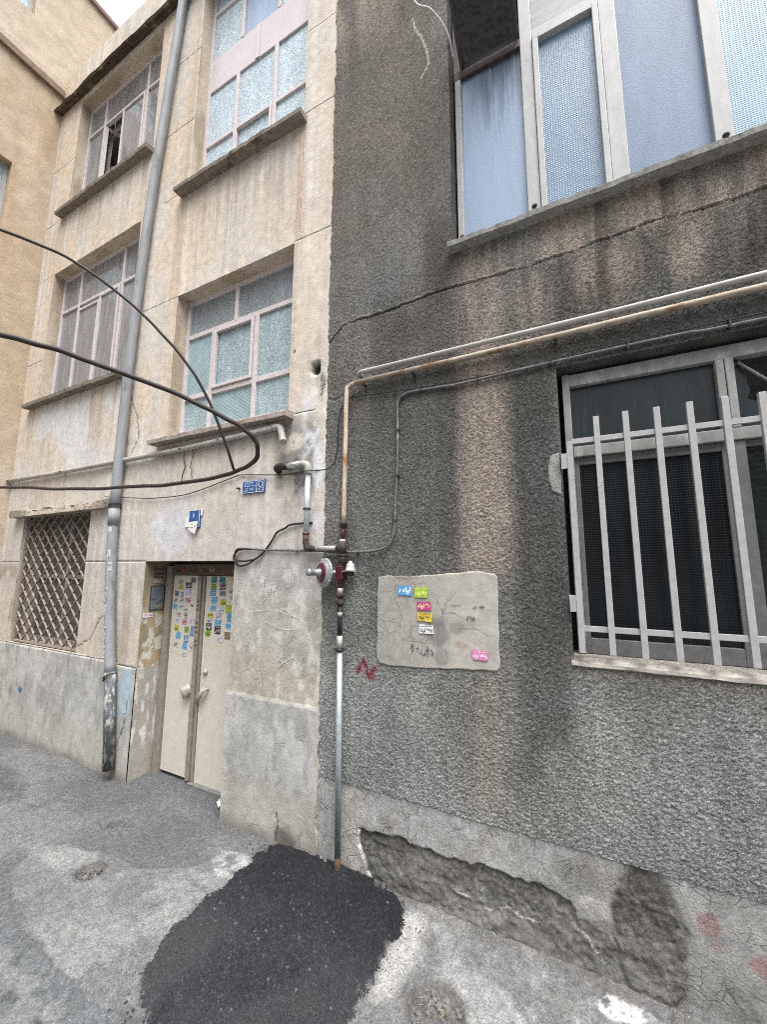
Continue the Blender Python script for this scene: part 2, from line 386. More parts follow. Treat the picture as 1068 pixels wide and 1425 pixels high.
def put_text(mb, text, x0, x1, z0, z1, y, mi, rot=0, to3=None):
    v, f = glyphs(text); cx, cz = (x0 + x1) / 2, (z0 + z1) / 2; c, s_ = math.cos(rot), math.sin(rot); out = []
    for a, b in v:
        dx, dz = (a - .5) * (x1 - x0), (b - .5) * (z1 - z0)
        p = (cx + dx * c - dz * s_, y, cz + dx * s_ + dz * c); out.append(to3(p) if to3 else p)
    mb.add(out, f, mi)
def sticker(parent, x, z, w, h, y, bg, fg, text, head=None, rot=0, label=None):
    mb = MB(); c, s_ = math.cos(rot), math.sin(rot)
    def tr(a, b): return (x + a * c - b * s_, z + a * s_ + b * c)
    j = lambda: random.uniform(-.004, .004)
    mb.prism([tr(-w / 2 + j(), -h / 2 + j()), tr(w / 2 + j(), -h / 2 + j()), tr(w / 2 + j(), h / 2 + j()), tr(-w / 2 + j(), h / 2 + j())], y - .0015, y + .0005)
    zz = h * .18 if head else 0
    cx, cz = tr(0, -zz * .6)
    put_text(mb, text, cx - w * .44, cx + w * .44, cz - h * (.30 if head else .38), cz + h * (.30 if head else .38), y - .0022, 1, rot)
    if head:
        hx, hz = tr(0, h * .36); put_text(mb, head, hx - w * .42, hx + w * .42, hz - h * .09, hz + h * .09, y - .0022, 1, rot)
    o = mb.build('sticker', [flat([q * .82 for q in bg]), flat(fg)], parent)
    if label: o['label'] = label
    return o

# ================================================================== THE BEIGE BUILDING
BW = -.012                                      # its face stands a little proud of the grey one
beige = thing('beige_building', 'tall beige plastered building with a sticker covered double door and pinkish framed windows', 'building', None, (-4.4, 0, 0))
PB = lambda o: setattr(o, 'matrix_parent_inverse', Matrix.Identity(4))
# children are built in world coordinates, so undo the parent's location once
def child_of(root):
    inv = Matrix.Translation(root.location).inverted()
    return inv
BIN = child_of(beige)
holesB = [(-6.40, -4.46, 7.07, 8.95), (-6.555, -4.55, 4.16, 6.13), (-3.69, -2.09, 6.14, 9.75), (-3.73, -2.15, 3.26, 4.86),
          (-6.50, -4.96, 1.045, 2.66), (-3.89, -2.675, -.1, 2.03)]
jH = [(2.03, -7.1, -3.89), (2.03, -2.675, -2.66), (3.245, -2.09, -1.87), (4.875, -2.15, -1.7), (4.86, -4.4, -3.73), (6.19, -2.1, -1.7), (6.175, -4.13, -3.69), (7.10, -4.25, -3.69), (7.12, -2.09, -1.7),
      (8.08, -4.1, -3.69), (8.10, -2.09, -1.7), (7.03, -7.1, -6.56), (8.0, -7.1, -6.4), (6.135, -7.1, -6.56), (4.82, -7.1, -6.6), (1.035, -7.1, -4.2), (1.01, -4.2, -3.89), (9.0, -4.3, -3.69)]
jV = [(-5.68, 3.2, 4.1), (-6.73, 3.2, 4.1), (-2.095, 4.87, 6.1), (-3.705, 5.36, 6.08), (-2.68, 2.09, 2.8), (-4.97, 2.05, 2.6), (-5.2, 3.3, 4.1), (-3.0, 5.3, 6.0)]
def axis(a, b, step, extra):
    v = list(np.arange(a, b + step * .5, step)); v[-1] = b
    ex = sorted(e for e in set(extra) if a < e < b)
    v = [q for q in v if all(abs(q - e) > step * .3 for e in ex)] + ex
    return np.array(sorted(v))
xs = axis(-7.05, -1.758, .014, [h[0] for h in holesB] + [h[1] for h in holesB] + sum([[x - .004, x, x + .004] for x, *_ in jV], []))
zs = axis(-.12, 9.75, .014, [h[2] for h in holesB] + [h[3] for h in holesB] + sum([[z - .0045, z, z + .0045] for z, *_ in jH], []))
X, Z = np.meshgrid(xs, zs, indexing='ij')
keep = np.ones((len(xs) - 1, len(zs) - 1), bool); xc = (xs[1:] + xs[:-1]) / 2; zc = (zs[1:] + zs[:-1]) / 2
for x0, x1, z0, z1 in holesB: keep &= ~((xc[:, None] > x0) & (xc[:, None] < x1) & (zc[None] > z0) & (zc[None] < z1))
def beige_colour(X, Z):
    n1 = fbm(X * .8, Z * .5, 3); n2 = fbm(X * 2.4, Z * 1.3, 5)
    c = np.broadcast_to(np.array([.55, .465, .352]), X.shape + (3,)).copy()
    c = cmix(c, (.585, .44, .29), ss(.35, .65, n1) * .75 * ss(-2.4, -4.8, X) * ss(2.5, 4.5, Z))       # warm tan to the left and higher up
    c = cmix(c, (.56, .51, .42), ss(.45, .65, n2) * .6)
    c = cmix(c, (.46, .42, .37), ss(3.4, 1.6, Z) * .75)                                                  # duller low down
    # weathered drips
    st = fbm(X * 16, Z * .55, 11, 4); st2 = fbm(X * 34, Z * 1.1, 13, 3)
    drip = ss(.52, .74, st) * .5 + ss(.6, .8, st2) * .2
    c = cmix(c, (.34, .275, .215), drip * (.30 + .50 * fbm(X * 1.5, Z * .8, 15)))
    c = cmix(c, (.66, .60, .51), ss(.56, .76, fbm(X * 15 + 7, Z * .5, 19)) * .45)
    # reddish runs under the sills
    for sx0, sx1, sz, ln in ((-3.85, -2.05, 6.09, 1.3), (-6.56, -4.45, 7.03, .8), (-6.75, -4.6, 4.12, .9), (-3.85, -2.1, 3.2, .7)):
        m = band(X, sx0, sx1, .04) * ss(sz - ln, sz - .02, Z) * (Z < sz + .02)
        c = cmix(c, (.30, .23, .175), m * (ss(.42, .74, fbm(X * 15, Z * .9, 23)) * .55))
        c = cmix(c, (.30, .27, .23), m * ss(sz - .16, sz, Z) * .35 * ss(.3, .6, fbm(X * 9, Z * 9, 24)))
    c = cmix(c, (.42, .25, .17), band(X, -2.16, -2.06, .02) * band(Z, 4.9, 6.1, .2) * ss(.35, .6, fbm(X * 25, Z * .8, 27)) * .55)
    # grey pilaster streak beside the stair window, tan stripe beside it
    c = cmix(c, (.46, .44, .40), band(X, -4.02, -3.9, .03) * band(Z, 3.2, 9, .4) * .55 * ss(.3, .55, fbm(X * 7, Z * .6, 29)))
    c = cmix(c, (.40, .31, .205), band(X, -3.86, -3.72, .025) * band(Z, 4.9, 9, .4) * .45 * ss(.3, .6, fbm(X * 12, Z * .5, 31)))
    # pale wash panels
    c = cmix(c, (.56, .545, .51), band(X, -6.7, -4.75, .05) * band(Z, 3.15, 4.1, .1) * ss(.38, .6, n2) * .6)
    c = cmix(c, (.54, .535, .52), blob(X, Z, -3.55, 2.35, .35, .35, 35) * .55)
    # sooty damp by the elbow pipe, whitish salts at the corner
    bl = fbm(X * 9, Z * 7, 37)
    c = cmix(c, (.15, .135, .115), band(X, -2.25, -1.85, .08) * band(Z, 2.5, 3.2, .15) * ss(.36, .58, bl) * .8); c = cmix(c, (.20, .18, .155), band(X, -2.12, -1.95, .04) * band(Z, 2.1, 2.75, .15) * ss(.4, .6, fbm(X * 14, Z * 3, 38)) * .6)
    c = cmix(c, (.68, .665, .63), band(X, -1.99, -1.76, .06) * band(Z, 2.3, 3.4, .2) * ss(.4, .6, fbm(X * 11, Z * 6, 39)) * .7)
    c = cmix(c, (.11, .10, .09), ss(.63, .8, fbm(X * 26, Z * 22, 41)) * band(X, -2.15, -1.8, .1) * band(Z, 2.5, 3.2, .2) * .8)
    # right pier: pale grey patch with scratches below 2 m, grey dado below 0.97 m
    pier = ss(-2.69, -2.65, X)
    c = cmix(c, (.355, .332, .288), pier * band(Z, .95, 2.05, .03) * .8); c = cmix(c, (.27, .25, .215), pier * band(Z, .3, 2.05, .1) * ss(.52, .68, fbm(X * 12, Z * 7, 42)) * .5)
    scr_ = np.abs(2 * fbm(X * 16 + Z * 5, Z * 14, 44, 3) - 1); c = cmix(c, (.60, .575, .52), pier * ss(.035, .0, scr_) * band(Z, .9, 2.0, .1) * .5)
    c = cmix(c, (.58, .55, .49), pier * ss(.55, .7, fbm(X * 14, Z * 9, 43)) * band(Z, .95, 2.0, .05) * .6)
    dad = np.where(X > -2.7, .965, np.where(X > -4.2, 1.01, 1.035)) + (fbm(X * 7, Z * 0, 45) - .5) * .03
    low = ss(dad + .006, dad - .006, Z)
    lc = cmix(np.broadcast_to(np.array([.345, .342, .330]), X.shape + (3,)), (.44, .437, .425), ss(.4, .65, fbm(X * 5, Z * 4, 47)) * .8)
    lc = cmix(lc, (.23, .22, .20), ss(.5, .72, fbm(X * 14, Z * 6, 49)) * .55); lc = cmix(lc, (.50, .49, .47), ss(.03, .0, np.abs(2 * fbm(X * 13, Z * 5, 50, 3) - 1)) * .35)
    lc = cmix(lc, (.40, .375, .325), ss(.5, .2, Z) * .5)
    c = np.where(low[..., None] > .5, lc, c)
    edge = np.exp(-((Z - dad) / .012) ** 2) * (X > -7)
    c = cmix(c, (.55, .54, .51), edge * .15 * ss(.45, .6, fbm(X * 20, Z * 20, 51)))
    c = cmix(c, (.33, .43, .50), band(X, -4.2, -3.93, .03) * band(Z, .55, .99, .06) * ss(.38, .58, fbm(X * 8, Z * 5, 53)) * .85)   # faded blue paint by the pipe
    c = cmix(c, (.04, .12, .26), blob(X, Z, -6.03, .53, .06, .045, 55) * .9)
    # peeled brown patches left of the barred window and by the door
    c = cmix(c, (.30, .245, .175), (band(X, -7.1, -6.5, .05) * band(Z, 1.1, 2.0, .1)) * ss(.475, .51, fbm(X * 4, Z * 2.4, 57, 5)) * .75)
    c = cmix(c, (.33, .27, .20), band(X, -4.2, -3.88, .05) * band(Z, 1.0, 1.9, .15) * ss(.4, .65, fbm(X * 8, Z * 3, 59)) * .6)
    # footing grime, with the contact shadow of the wall foot painted in
    c = cmix(c, (.13, .12, .11), ss(.12, .0, Z) * (.35 + .5 * fbm(X * 8, Z * 8, 61)))
    c = cmix(c, (.11, .10, .09), blob(X, Z, -2.02, .05, .11, .09, 63, .5) * .85)
    c = c * (0.90 + .20 * fbm(X * 30, Z * 24, 65)[..., None]) * lerp(np.array([1.0, 1.01, 1.0]), np.array([.975, 1.03, 1.15]), ss(.9, 2.4, Z)[..., None]) * (.92 + .16 * fbm(X * 3.5, Z * 2.5, 66))[..., None]
    crk = pier * ss(2.1, 1.8, Z) * .5 + .2 * ss(4, 2, Z)
    return np.concatenate([c, np.clip(crk, 0, 1)[..., None]], -1)
C = beige_colour(X, Z)
Y = BW + (fbm(X * 2.2, Z * 1.8, 71) - .5) * .012 + (fbm(X * 18, Z * 14, 73, 3) - .5) * .004
dad = np.where(X > -2.7, .965, np.where(X > -4.2, 1.01, 1.035)) + (fbm(X * 7, Z * 0, 45) - .5) * .03
Y = Y - .010 * ss(dad + .008, dad - .008, Z)
for z, x0, x1 in jH:
    m = (np.abs(Z - z) < .002) & (X > x0) & (X < x1); Y = Y + .010 * m
    mm = (np.abs(Z - z) < .006) & (X > x0) & (X < x1); C[..., :3] = np.where((mm & (np.abs(Z - z) < .002))[..., None], C[..., :3] * .33, C[..., :3])
for x, z0, z1 in jV:
    m = (np.abs(X - x) < .002) & (Z > z0) & (Z < z1); Y = Y + .007 * m
    C[..., :3] = np.where(m[..., None], C[..., :3] * .42, C[..., :3])
cracksB = [[(-4.95, 1.12), (-4.72, 1.22), (-4.6, 1.42), (-4.45, 1.5), (-4.38, 1.5)], [(-2.11, .02), (-2.09, .12), (-2.1, .2)], [(-4.2, .1), (-4.02, .42), (-3.98, .7)], [(-4.45, 3.9), (-4.27, 3.6), (-4.2, 3.35), (-4.3, 3.2)], [(-3.3, 3.1), (-3.33, 2.95), (-3.3, 2.8)]]
for k in cracksB:
    d = segdist(X + (fbm(X * 30, Z * 30, 77) - .5) * .04, Z + (fbm(X * 30 + 9, Z * 30, 78) - .5) * .04, k)
    m = 1 - ss(.003, .010, d); Y = Y + .006 * m; C[..., :3] *= (1 - .75 * m)[..., None]
hole = blob(X, Z, -1.885, 3.605, .055, .062, 79, .7); Y = Y + .06 * hole; C[..., :3] = cmix(C[..., :3], (.035, .03, .028), hole)
chip = blob(X, Z, -1.83, 3.42, .06, .16, 81, .6); Y = Y + .008 * chip; C[..., :3] = cmix(C[..., :3], (.40, .36, .31), chip * .7)
bh = blob(X, Z, -2.105, 3.81, .018, .022, 82, .2); C[..., :3] = cmix(C[..., :3], (.05, .045, .04), bh)
# ragged right edge where the grey render meets it
jag = (fbm(zs * 9, zs * 0 + 2, 83) - .5) * .030 + (vn(zs * 40, zs * 0, 84) - .5) * .010
X2 = X.copy(); X2[-1] += jag; X2[-2] += jag * .6
g = GM(); g.grid(np.stack([X2, Y, Z], -1), C, keep)
e = np.stack([np.stack([X2[-1], Y[-1], Z[-1]], -1), np.stack([X2[-1], np.full_like(zs, .03), Z[-1]], -1)], 0)
g.grid(e, np.array([.42, .37, .30]))
def reveal(g, h, depth, y0, colf, sides='LRTB', step=.05, ny=6):
    x0, x1, z0, z1 = h
    ys_ = np.linspace(y0, depth, ny)
    zz = np.linspace(z0, z1, max(3, int((z1 - z0) / step))); xx = np.linspace(x0, x1, max(3, int((x1 - x0) / step)))
    for sd in sides:
        if sd in 'LR':
            A, B = np.meshgrid(zz, ys_, indexing='ij'); xv = x0 if sd == 'L' else x1
            P = np.stack([np.full_like(A, xv), B, A], -1); c = colf(np.full_like(A, xv + 0.0) + B * 3, A)
        else:
            A, B = np.meshgrid(xx, ys_, indexing='ij'); zv = z1 if sd == 'T' else z0
            P = np.stack([A, B, np.full_like(A, zv)], -1); c = colf(A, np.full_like(A, zv) + B * 3)
        g.grid(P, c)
def revcol(X, Z):
    c = np.broadcast_to(np.array([.50, .43, .34]), X.shape + (3,)).copy()
    c = cmix(c, (.30, .24, .17), ss(.4, .65, fbm(X * 4, Z * 2, 91)) * .7); return c
def revdoor(X, Z):
    c = np.broadcast_to(np.array([.40, .32, .205]), X.shape + (3,)).copy()
    c = cmix(c, (.24, .20, .14), ss(.4, .6, fbm(X * 6, Z * 4, 93)) * .75)
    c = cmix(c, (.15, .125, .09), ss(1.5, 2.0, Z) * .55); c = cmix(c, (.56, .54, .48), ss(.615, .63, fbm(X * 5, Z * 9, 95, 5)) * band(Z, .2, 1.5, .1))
    c = np.where((Z < .99)[..., None], cmix(c * .0 + np.array([.36, .34, .30]), (.62, .61, .58), ss(.53, .58, fbm(X * 9, Z * 5, 96)) * band(Z, .3, .95, .08)), c)
    return c
for h in holesB[:4]: reveal(g, h, .20, BW - .001, revcol)
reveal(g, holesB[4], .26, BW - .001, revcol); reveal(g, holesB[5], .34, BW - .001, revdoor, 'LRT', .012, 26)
def finish(o, root, inv):
    o.parent = root; o.matrix_parent_inverse = Matrix.Identity(4); o.location = inv.translation
    return o
def sub(o, part):                                # part keeps world mesh coordinates: child sits at zero offset
    o.parent = part; o.location = (0, 0, 0); return o
wall = finish(g.build('wall', M['beige']), beige, BIN)

def bars_v(mb, x, w, z0, z1, y0, y1): mb.box(x - w / 2, x + w / 2, y0, y1, z0, z1)
def bars_h(mb, z, w, x0, x1, y0, y1): mb.box(x0, x1, y0, y1, z - w / 2, z + w / 2)
def pane(part, x0, x1, z0, z1, y, mat, thick=.004, label=None):
    o = MB().box(x0, x1, y, y + thick, z0, z1).build('pane', mat); sub(o, part)
    if label: o['label'] = label
    return o
def sill(part, x0, x1, zb, zt, proj, mat, rough=.012, y0=BW):
    """stone slab with a worn front edge"""
    n = int((x1 - x0) / .03); v = []; f = []
    for i in range(n + 1):
        x = x0 + (x1 - x0) * i / n; j = lambda s: (float(vn(x * 14, s * 3.3, 101)) - .5) * 2 * rough * .5 + (float(vn(x * 45, s * 3.3, 102)) - .5) * rough * .5
        pr = proj + j(1)
        v += [(x, .10, zb), (x, y0 - pr + .004, zb + j(2) * .4), (x, y0 - pr - j(3) * .3, zt - .010 + j(4) * .6), (x, y0 - pr + .010, zt + j(5) * .5), (x, .12, zt + .03)]
    for i in range(n):
        for k in range(5):
            k2 = (k + 1) % 5; f.append((i * 5 + k, i * 5 + k2, i * 5 + 5 + k2, i * 5 + 5 + k))
    f.append((4, 3, 2, 1, 0)); f.append(tuple(n * 5 + k for k in range(5)))
    o = MB().add(v, f).build('sill', mat); return sub(o, part)
def curtain(part, x0, x1, z0, z1, y, amp=.025, wl=.16, seed=0):
    n = int((x1 - x0) / .02); v = []; f = []
    for i in range(n + 1):
        x = x0 + (x1 - x0) * i / n; yy = y + amp * math.sin(x / wl * 6.28 + 2 * float(vn(x * 3, seed, 5)) * 3) * (.5 + float(vn(x * 4, 3, seed)))
        v += [(x, yy, z0), (x + .01 * math.sin(x * 40), yy * 1.0 + .012, z1)]
    for i in range(n): f.append((2 * i, 2 * i + 2, 2 * i + 3, 2 * i + 1))
    mb = MB(); mb.add(v, f, 0, True); return sub(mb.build('curtain', M['curtain']), part)
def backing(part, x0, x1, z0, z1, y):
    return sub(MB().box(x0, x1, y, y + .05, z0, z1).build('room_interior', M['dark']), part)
FY0, FY1 = .115, .165                           # window frames stand 12 to 16 cm behind the face
def window(mat, x0, x1, z0, z1, vs, hs, w=.045, label=None):
    mb = MB()
    for x in (x0 + w / 2, x1 - w / 2): bars_v(mb, x, w, z0, z1, FY0, FY1)
    for z in (z0 + w / 2, z1 - w / 2): bars_h(mb, z, w, x0 + w, x1 - w, FY0 + .002, FY1)
    for z, a, b in hs: bars_h(mb, z, w, a, b, FY0 + .003, FY1 - .002)
    for x, a, b in vs: bars_v(mb, x, w, a, b, FY0 + .001, FY1 - .001)
    o = mb.build('window', mat, None, .004)
    if label: o['label'] = label
    return o
def sash(part, x0, x1, z0, z1, mat, w=.03, y0=.10, y1=.135):
    mb = MB()
    for x in (x0 + w / 2, x1 - w / 2): bars_v(mb, x, w, z0, z1, y0, y1)
    for z in (z0 + w / 2, z1 - w / 2): bars_h(mb, z, w, x0 + w, x1 - w, y0 + .001, y1)
    return sub(mb.build('sash', mat, None, .003), part)

# upper left window, its middle light half open
w = finish(window(M['pinkframe'], -6.40, -4.46, 7.09, 8.95, [(-5.96, 7.13, 8.92), (-4.95, 7.13, 8.92)], [(8.46, -6.37, -4.49)], .04, 'upper left window with one casement open'), beige, BIN)
for a, b, c_, d in ((-6.36, -5.98, 7.13, 8.44), (-4.93, -4.50, 7.13, 8.44), (-6.36, -5.98, 8.48, 8.91), (-5.94, -4.97, 8.48, 8.91), (-4.93, -4.50, 8.48, 8.91)): pane(w, a, b, c_, d, .14, M['glass'])
sash(w, -5.47, -4.97, 7.13, 8.43, M['pinkframe']); pane(w, -5.44, -5.0, 7.16, 8.40, .118, M['glass'])
mb = MB(); hinge = (-5.92, .12)
for za, zb in ((7.14, 8.42),):                   # the left casement swung inwards
    L = .46; ca, sa = math.cos(R_(68)), math.sin(R_(68))
    for a, b, z0, z1 in ((0, .035, za, zb), (L - .035, L, za, zb), (.035, L - .035, za, za + .035), (.035, L - .035, zb - .035, zb)):
        p = lambda t, o_: (hinge[0] + t * ca - o_ * sa, hinge[1] + t * sa + o_ * ca)
        q = [p(a, 0), p(b, 0), p(b, .03), p(a, .03)]
        mb.add([(x, y, z0) for x, y in q] + [(x, y, z1) for x, y in q], [(0, 3, 2, 1), (4, 5, 6, 7), (0, 1, 5, 4), (1, 2, 6, 5), (2, 3, 7, 6), (3, 0, 4, 7)])
sub(mb.build('sash', M['pinkframe']), w)
curtain(w, -6.37, -5.95, 7.1, 8.9, .22, .015, .12, 1); curtain(w, -5.30, -4.5, 7.1, 8.9, .24, .02, .2, 2); backing(w, -6.5, -4.4, 7.0, 9.0, .62)
curtain(w, -5.9, -5.3, 8.45, 8.9, .23, .01, .3, 3)
sill(w, -6.56, -4.44, 7.03, 7.085, .10, M['stone'])
# lower left window
w = finish(window(M['pinkframe'], -6.555, -4.55, 4.18, 6.13, [(-6.08, 4.22, 6.1), (-5.07, 4.22, 6.1)], [(5.59, -6.52, -4.58)], .042, 'lower left window with net curtains'), beige, BIN)
for a, b, c_, d in ((-6.51, -6.10, 4.22, 5.57), (-5.05, -4.59, 4.22, 5.57), (-6.51, -6.10, 5.61, 6.09), (-6.06, -5.09, 5.61, 6.09), (-5.05, -4.59, 5.61, 6.09)): pane(w, a, b, c_, d, .14, M['glass'])
sash(w, -6.05, -5.545, 4.23, 5.50, M['pinkframe']); pane(w, -6.02, -5.575, 4.26, 5.47, .118, M['glass'])
sash(w, -5.54, -5.10, 4.23, 5.56, M['pinkframe']); pane(w, -5.51, -5.13, 4.26, 5.53, .118, M['glass'])
curtain(w, -6.55, -4.55, 4.18, 6.1, .22, .022, .17, 4); backing(w, -6.65, -4.5, 4.1, 6.2, .5)
sill(w, -6.755, -4.57, 4.12, 4.175, .10, M['stone'])
# tall stair window with a pink spandrel
w = finish(window(M['pinkframe'], -3.69, -2.09, 6.17, 9.72, [(-3.185, 6.21, 7.56), (-2.615, 6.21, 7.56), (-3.155, 8.03, 9.7), (-2.60, 8.03, 9.7)], [(6.815, -3.66, -2.12), (8.71, -3.66, -2.12)], .05, 'tall stair window with a pink band between its glass fields'), beige, BIN)
for a, b, mm in ((-3.645, -3.21, 'icehi'), (-3.16, -2.64, 'icehi'), (-2.59, -2.135, 'icehi')):
    for z0, z1 in ((6.215, 6.79), (6.84, 7.555)): pane(w, a, b, z0, z1, .14, M[mm])
for a, b, mm in ((-3.645, -3.18, 'icehi'), (-3.13, -2.625, 'bluepaint'), (-2.575, -2.135, 'icehi')):
    for z0, z1 in ((8.04, 8.685), (8.735, 9.67)): pane(w, a, b, z0, z1, .14, M[mm])
mb = MB(); mb.box(-3.645, -2.905, .122, .15, 7.56, 8.03); mb.box(-2.895, -2.135, .120, .15, 7.56, 8.03); mb.box(-2.93, -2.87, .112, .119, 7.56, 8.03)
sub(mb.build('spandrel_panel', M['pinkpanel'], None, .004), w)
sash(w, -3.16, -2.64, 6.215, 6.79, M['pinkframe'], .025)
sill(w, -3.81, -2.06, 6.09, 6.138, .11, M['stone'])
# window above the door
w = finish(window(M['pinkframe'], -3.73, -2.15, 3.28, 4.86, [(-2.985, 4.43, 4.83), (-3.295, 3.32, 4.42), (-2.695, 3.32, 4.42)], [(4.43, -3.70, -2.18), (3.735, -3.70, -2.18)], .05, 'window of ice patterned glass above the door'), beige, BIN)
for a, b, z0, z1, mm in ((-3.69, -3.01, 4.455, 4.815, 'icegrey'), (-2.96, -2.19, 4.455, 4.815, 'icegrey'), (-3.69, -3.32, 3.76, 4.405, 'rib'), (-3.27, -2.72, 3.76, 4.405, 'ice'), (-2.67, -2.19, 3.76, 4.405, 'ice'),
                         (-3.69, -3.32, 3.32, 3.71, 'ice'), (-3.27, -2.72, 3.32, 3.71, 'rib'), (-2.67, -2.19, 3.32, 3.71, 'ice')): pane(w, a, b, z0, z1, .14, M[mm])
sash(w, -3.265, -2.725, 3.765, 4.40, M['pinkframe'], .03)
sill(w, -3.87, -2.09, 3.20, 3.25, .11, simple('pinkish_sill_stone', (.33, .28, .25), .9, 0, .35, 25, .4, .006, .2, (.15, .125, .11), 9, .56))
# barred window
w = finish(window(M['lattice'], -6.50, -4.96, 1.05, 2.66, [(-5.73, 1.09, 2.62)], [(1.85, -6.47, -5.0)], .05, 'brown barred window close to the ground'), beige, BIN)
for q in list(w.data.vertices): q.co.y += .06
for a, b, z0, z1 in ((-6.45, -5.76, 1.1, 1.83), (-5.70, -5.01, 1.1, 1.83), (-6.45, -5.76, 1.88, 2.61), (-5.70, -5.01, 1.88, 2.61)): pane(w, a, b, z0, z1, .215, M['shutter'])
mb = MB(); x0, x1, z0, z1 = -6.49, -4.97, 1.055, 2.65; y0 = .028
for sgn, yy in ((1, y0), (-1, y0 + .014)):
    k = -14
    while k < 30:                                # diagonal flats, clipped to the opening
        cx = x0 + k * .190; dx = (z1 - z0) * 1.10
        pts = []
        for t in (0, 1):
            pts.append((cx + (dx * t if sgn > 0 else dx * (1 - t)), z0 + (z1 - z0) * t))
        (ax, az), (bx, bz) = pts
        if max(ax, bx) > x0 and min(ax, bx) < x1:
            def clip(px, pz, qx, qz):
                if px < x0: pz += (qz - pz) * (x0 - px) / (qx - px); px = x0
                if px > x1: pz += (qz - pz) * (x1 - px) / (qx - px); px = x1
                return px, pz
            a_ = clip(ax, az, bx, bz); b_ = clip(bx, bz, ax, az)
            L = math.hypot(b_[0] - a_[0], b_[1] - a_[1])
            if L > .03:
                nx, nz = -(b_[1] - a_[1]) / L * .0028, (b_[0] - a_[0]) / L * .0028
                q = [(a_[0] + nx, a_[1] + nz), (a_[0] - nx, a_[1] - nz), (b_[0] - nx, b_[1] - nz), (b_[0] + nx, b_[1] + nz)]
                mb.prism(q, y0 - .010 + .0007 * (sgn > 0), y0 + .010 - .0007 * (sgn > 0))
        k += 1
bars_v(mb, x0 + .01, .02, z0, z1, y0 - .02, y0 + .03); bars_v(mb, x1 - .01, .02, z0, z1, y0 - .02, y0 + .03)
bars_h(mb, z0 + .01, .02, x0 + .02, x1 - .02, y0 - .021, y0 + .03); bars_h(mb, z1 - .01, .02, x0 + .02, x1 - .02, y0 - .021, y0 + .03)
sub(mb.build('lattice_grille', M['lattice']), w)
n = 90; v = []; f = []                             # broken concrete ledge over it
for i in range(n + 1):
    x = -6.68 + 2.09 * i / n; t = i / n; br = float(ss(.12, .3, t) * (1 - ss(.86, .97, t))); j = lambda s, a: (float(fbm(x * 9, s, 111, 3)) - .5) * a
    v += [(x, .03, 2.60), (x, -.105 + j(1, .02), 2.60 + j(2, .008)), (x, -.11 + br * .03 + j(3, .06) * br, 2.685 - br * .012 + j(4, .05) * br), (x, -.07 + j(5, .05) * br, 2.70 - br * .02 + j(6, .05) * br), (x, .03, 2.725 + j(7, .03) * br)]
for i in range(n):
    for k in range(5): k2 = (k + 1) % 5; f.append((i * 5 + k, i * 5 + k2, i * 5 + 5 + k2, i * 5 + 5 + k))
f += [(4, 3, 2, 1, 0), tuple(n * 5 + k for k in range(5))]
o = sub(MB().add(v, f).build('ledge', M['ledge']), w)
# eave
n = 120; v = []; f = []
for i in range(n + 1):
    x = -7.08 + 5.4 * i / n; j = lambda s, a: (float(fbm(x * 3.5, s, 121, 3)) - .5) * a
    k = .5 + .5 * math.sin(x * 9 + 3 * float(vn(x * 2, 5, 122)))
    v += [(x, BW + .002, 9.06), (x, -.06, 9.05 + j(1, .02)), (x, -.105 + j(2, .03), 9.015 + j(3, .03) + .02 * k), (x, -.125 + j(2, .03), 9.035 + j(4, .03) + .02 * k), (x, -.10, 9.065 + j(5, .02)), (x, .4, 9.10)]
for i in range(n):
    for k in range(6): k2 = (k + 1) % 6; f.append((i * 6 + k, i * 6 + k2, i * 6 + 6 + k2, i * 6 + 6 + k))
f += [(5, 4, 3, 2, 1, 0), tuple(n * 6 + k for k in range(6))]
keepf = [q for q in f]
o = finish(MB().add([p if not (-3.72 < p[0] < -2.06 and p[1] < -.05) else p for p in v], keepf).build('eave', M['eave']), beige, BIN)
o = finish(MB().box(-7.06, -1.77, .45, 6, -.1, 9.20).build('rear_wall', simple('plain_side_wall', (.42, .36, .28), .9)), beige, BIN)

# ---- door
DY = .235
def dz(x, z): k = (2.5 + DY) / 2.66; return x * k, 1.975 + (z - 1.975) * k   # door plane depth
mb = MB()
mb.box(-3.87, -3.79, DY - .03, DY + .05, 0, 1.985); mb.box(-2.80, -2.70, DY - .03, DY + .05, 0, 1.985)
door = finish(mb.build('door', M['doorframe'], None, .004), beige, BIN); door['label'] = 'cream metal double door covered with small stickers'
hd = sub(MB().box(-3.79, -2.80, DY - .012, DY + .04, 1.895, 2.0).build('door_head', M['doorhead']), door)
def leaf(x0, x1, z0, z1):
    mb = MB(); mb.box(x0, x1, DY, DY + .03, z0, z1); o = mb.build('door_leaf', M['doorpaint'], None, .004); return sub(o, door)
leaf(-3.785, -3.405, .035, 1.89); leaf(-3.305, -2.805, .025, 1.89)
mb = MB(); mb.box(-3.402, -3.352, DY - .022, DY + .03, .03, 1.892); mb.box(-3.345, -3.312, DY - .008, DY + .03, .03, 1.892)
sub(mb.build('meeting_stile', M['doorframe'], None, .003), door)
mb = MB(); mb.box(-3.35, -2.81, DY - .04, DY + .03, .0, .028); sub(mb.build('threshold', M['greyframe'], None, .004), door)
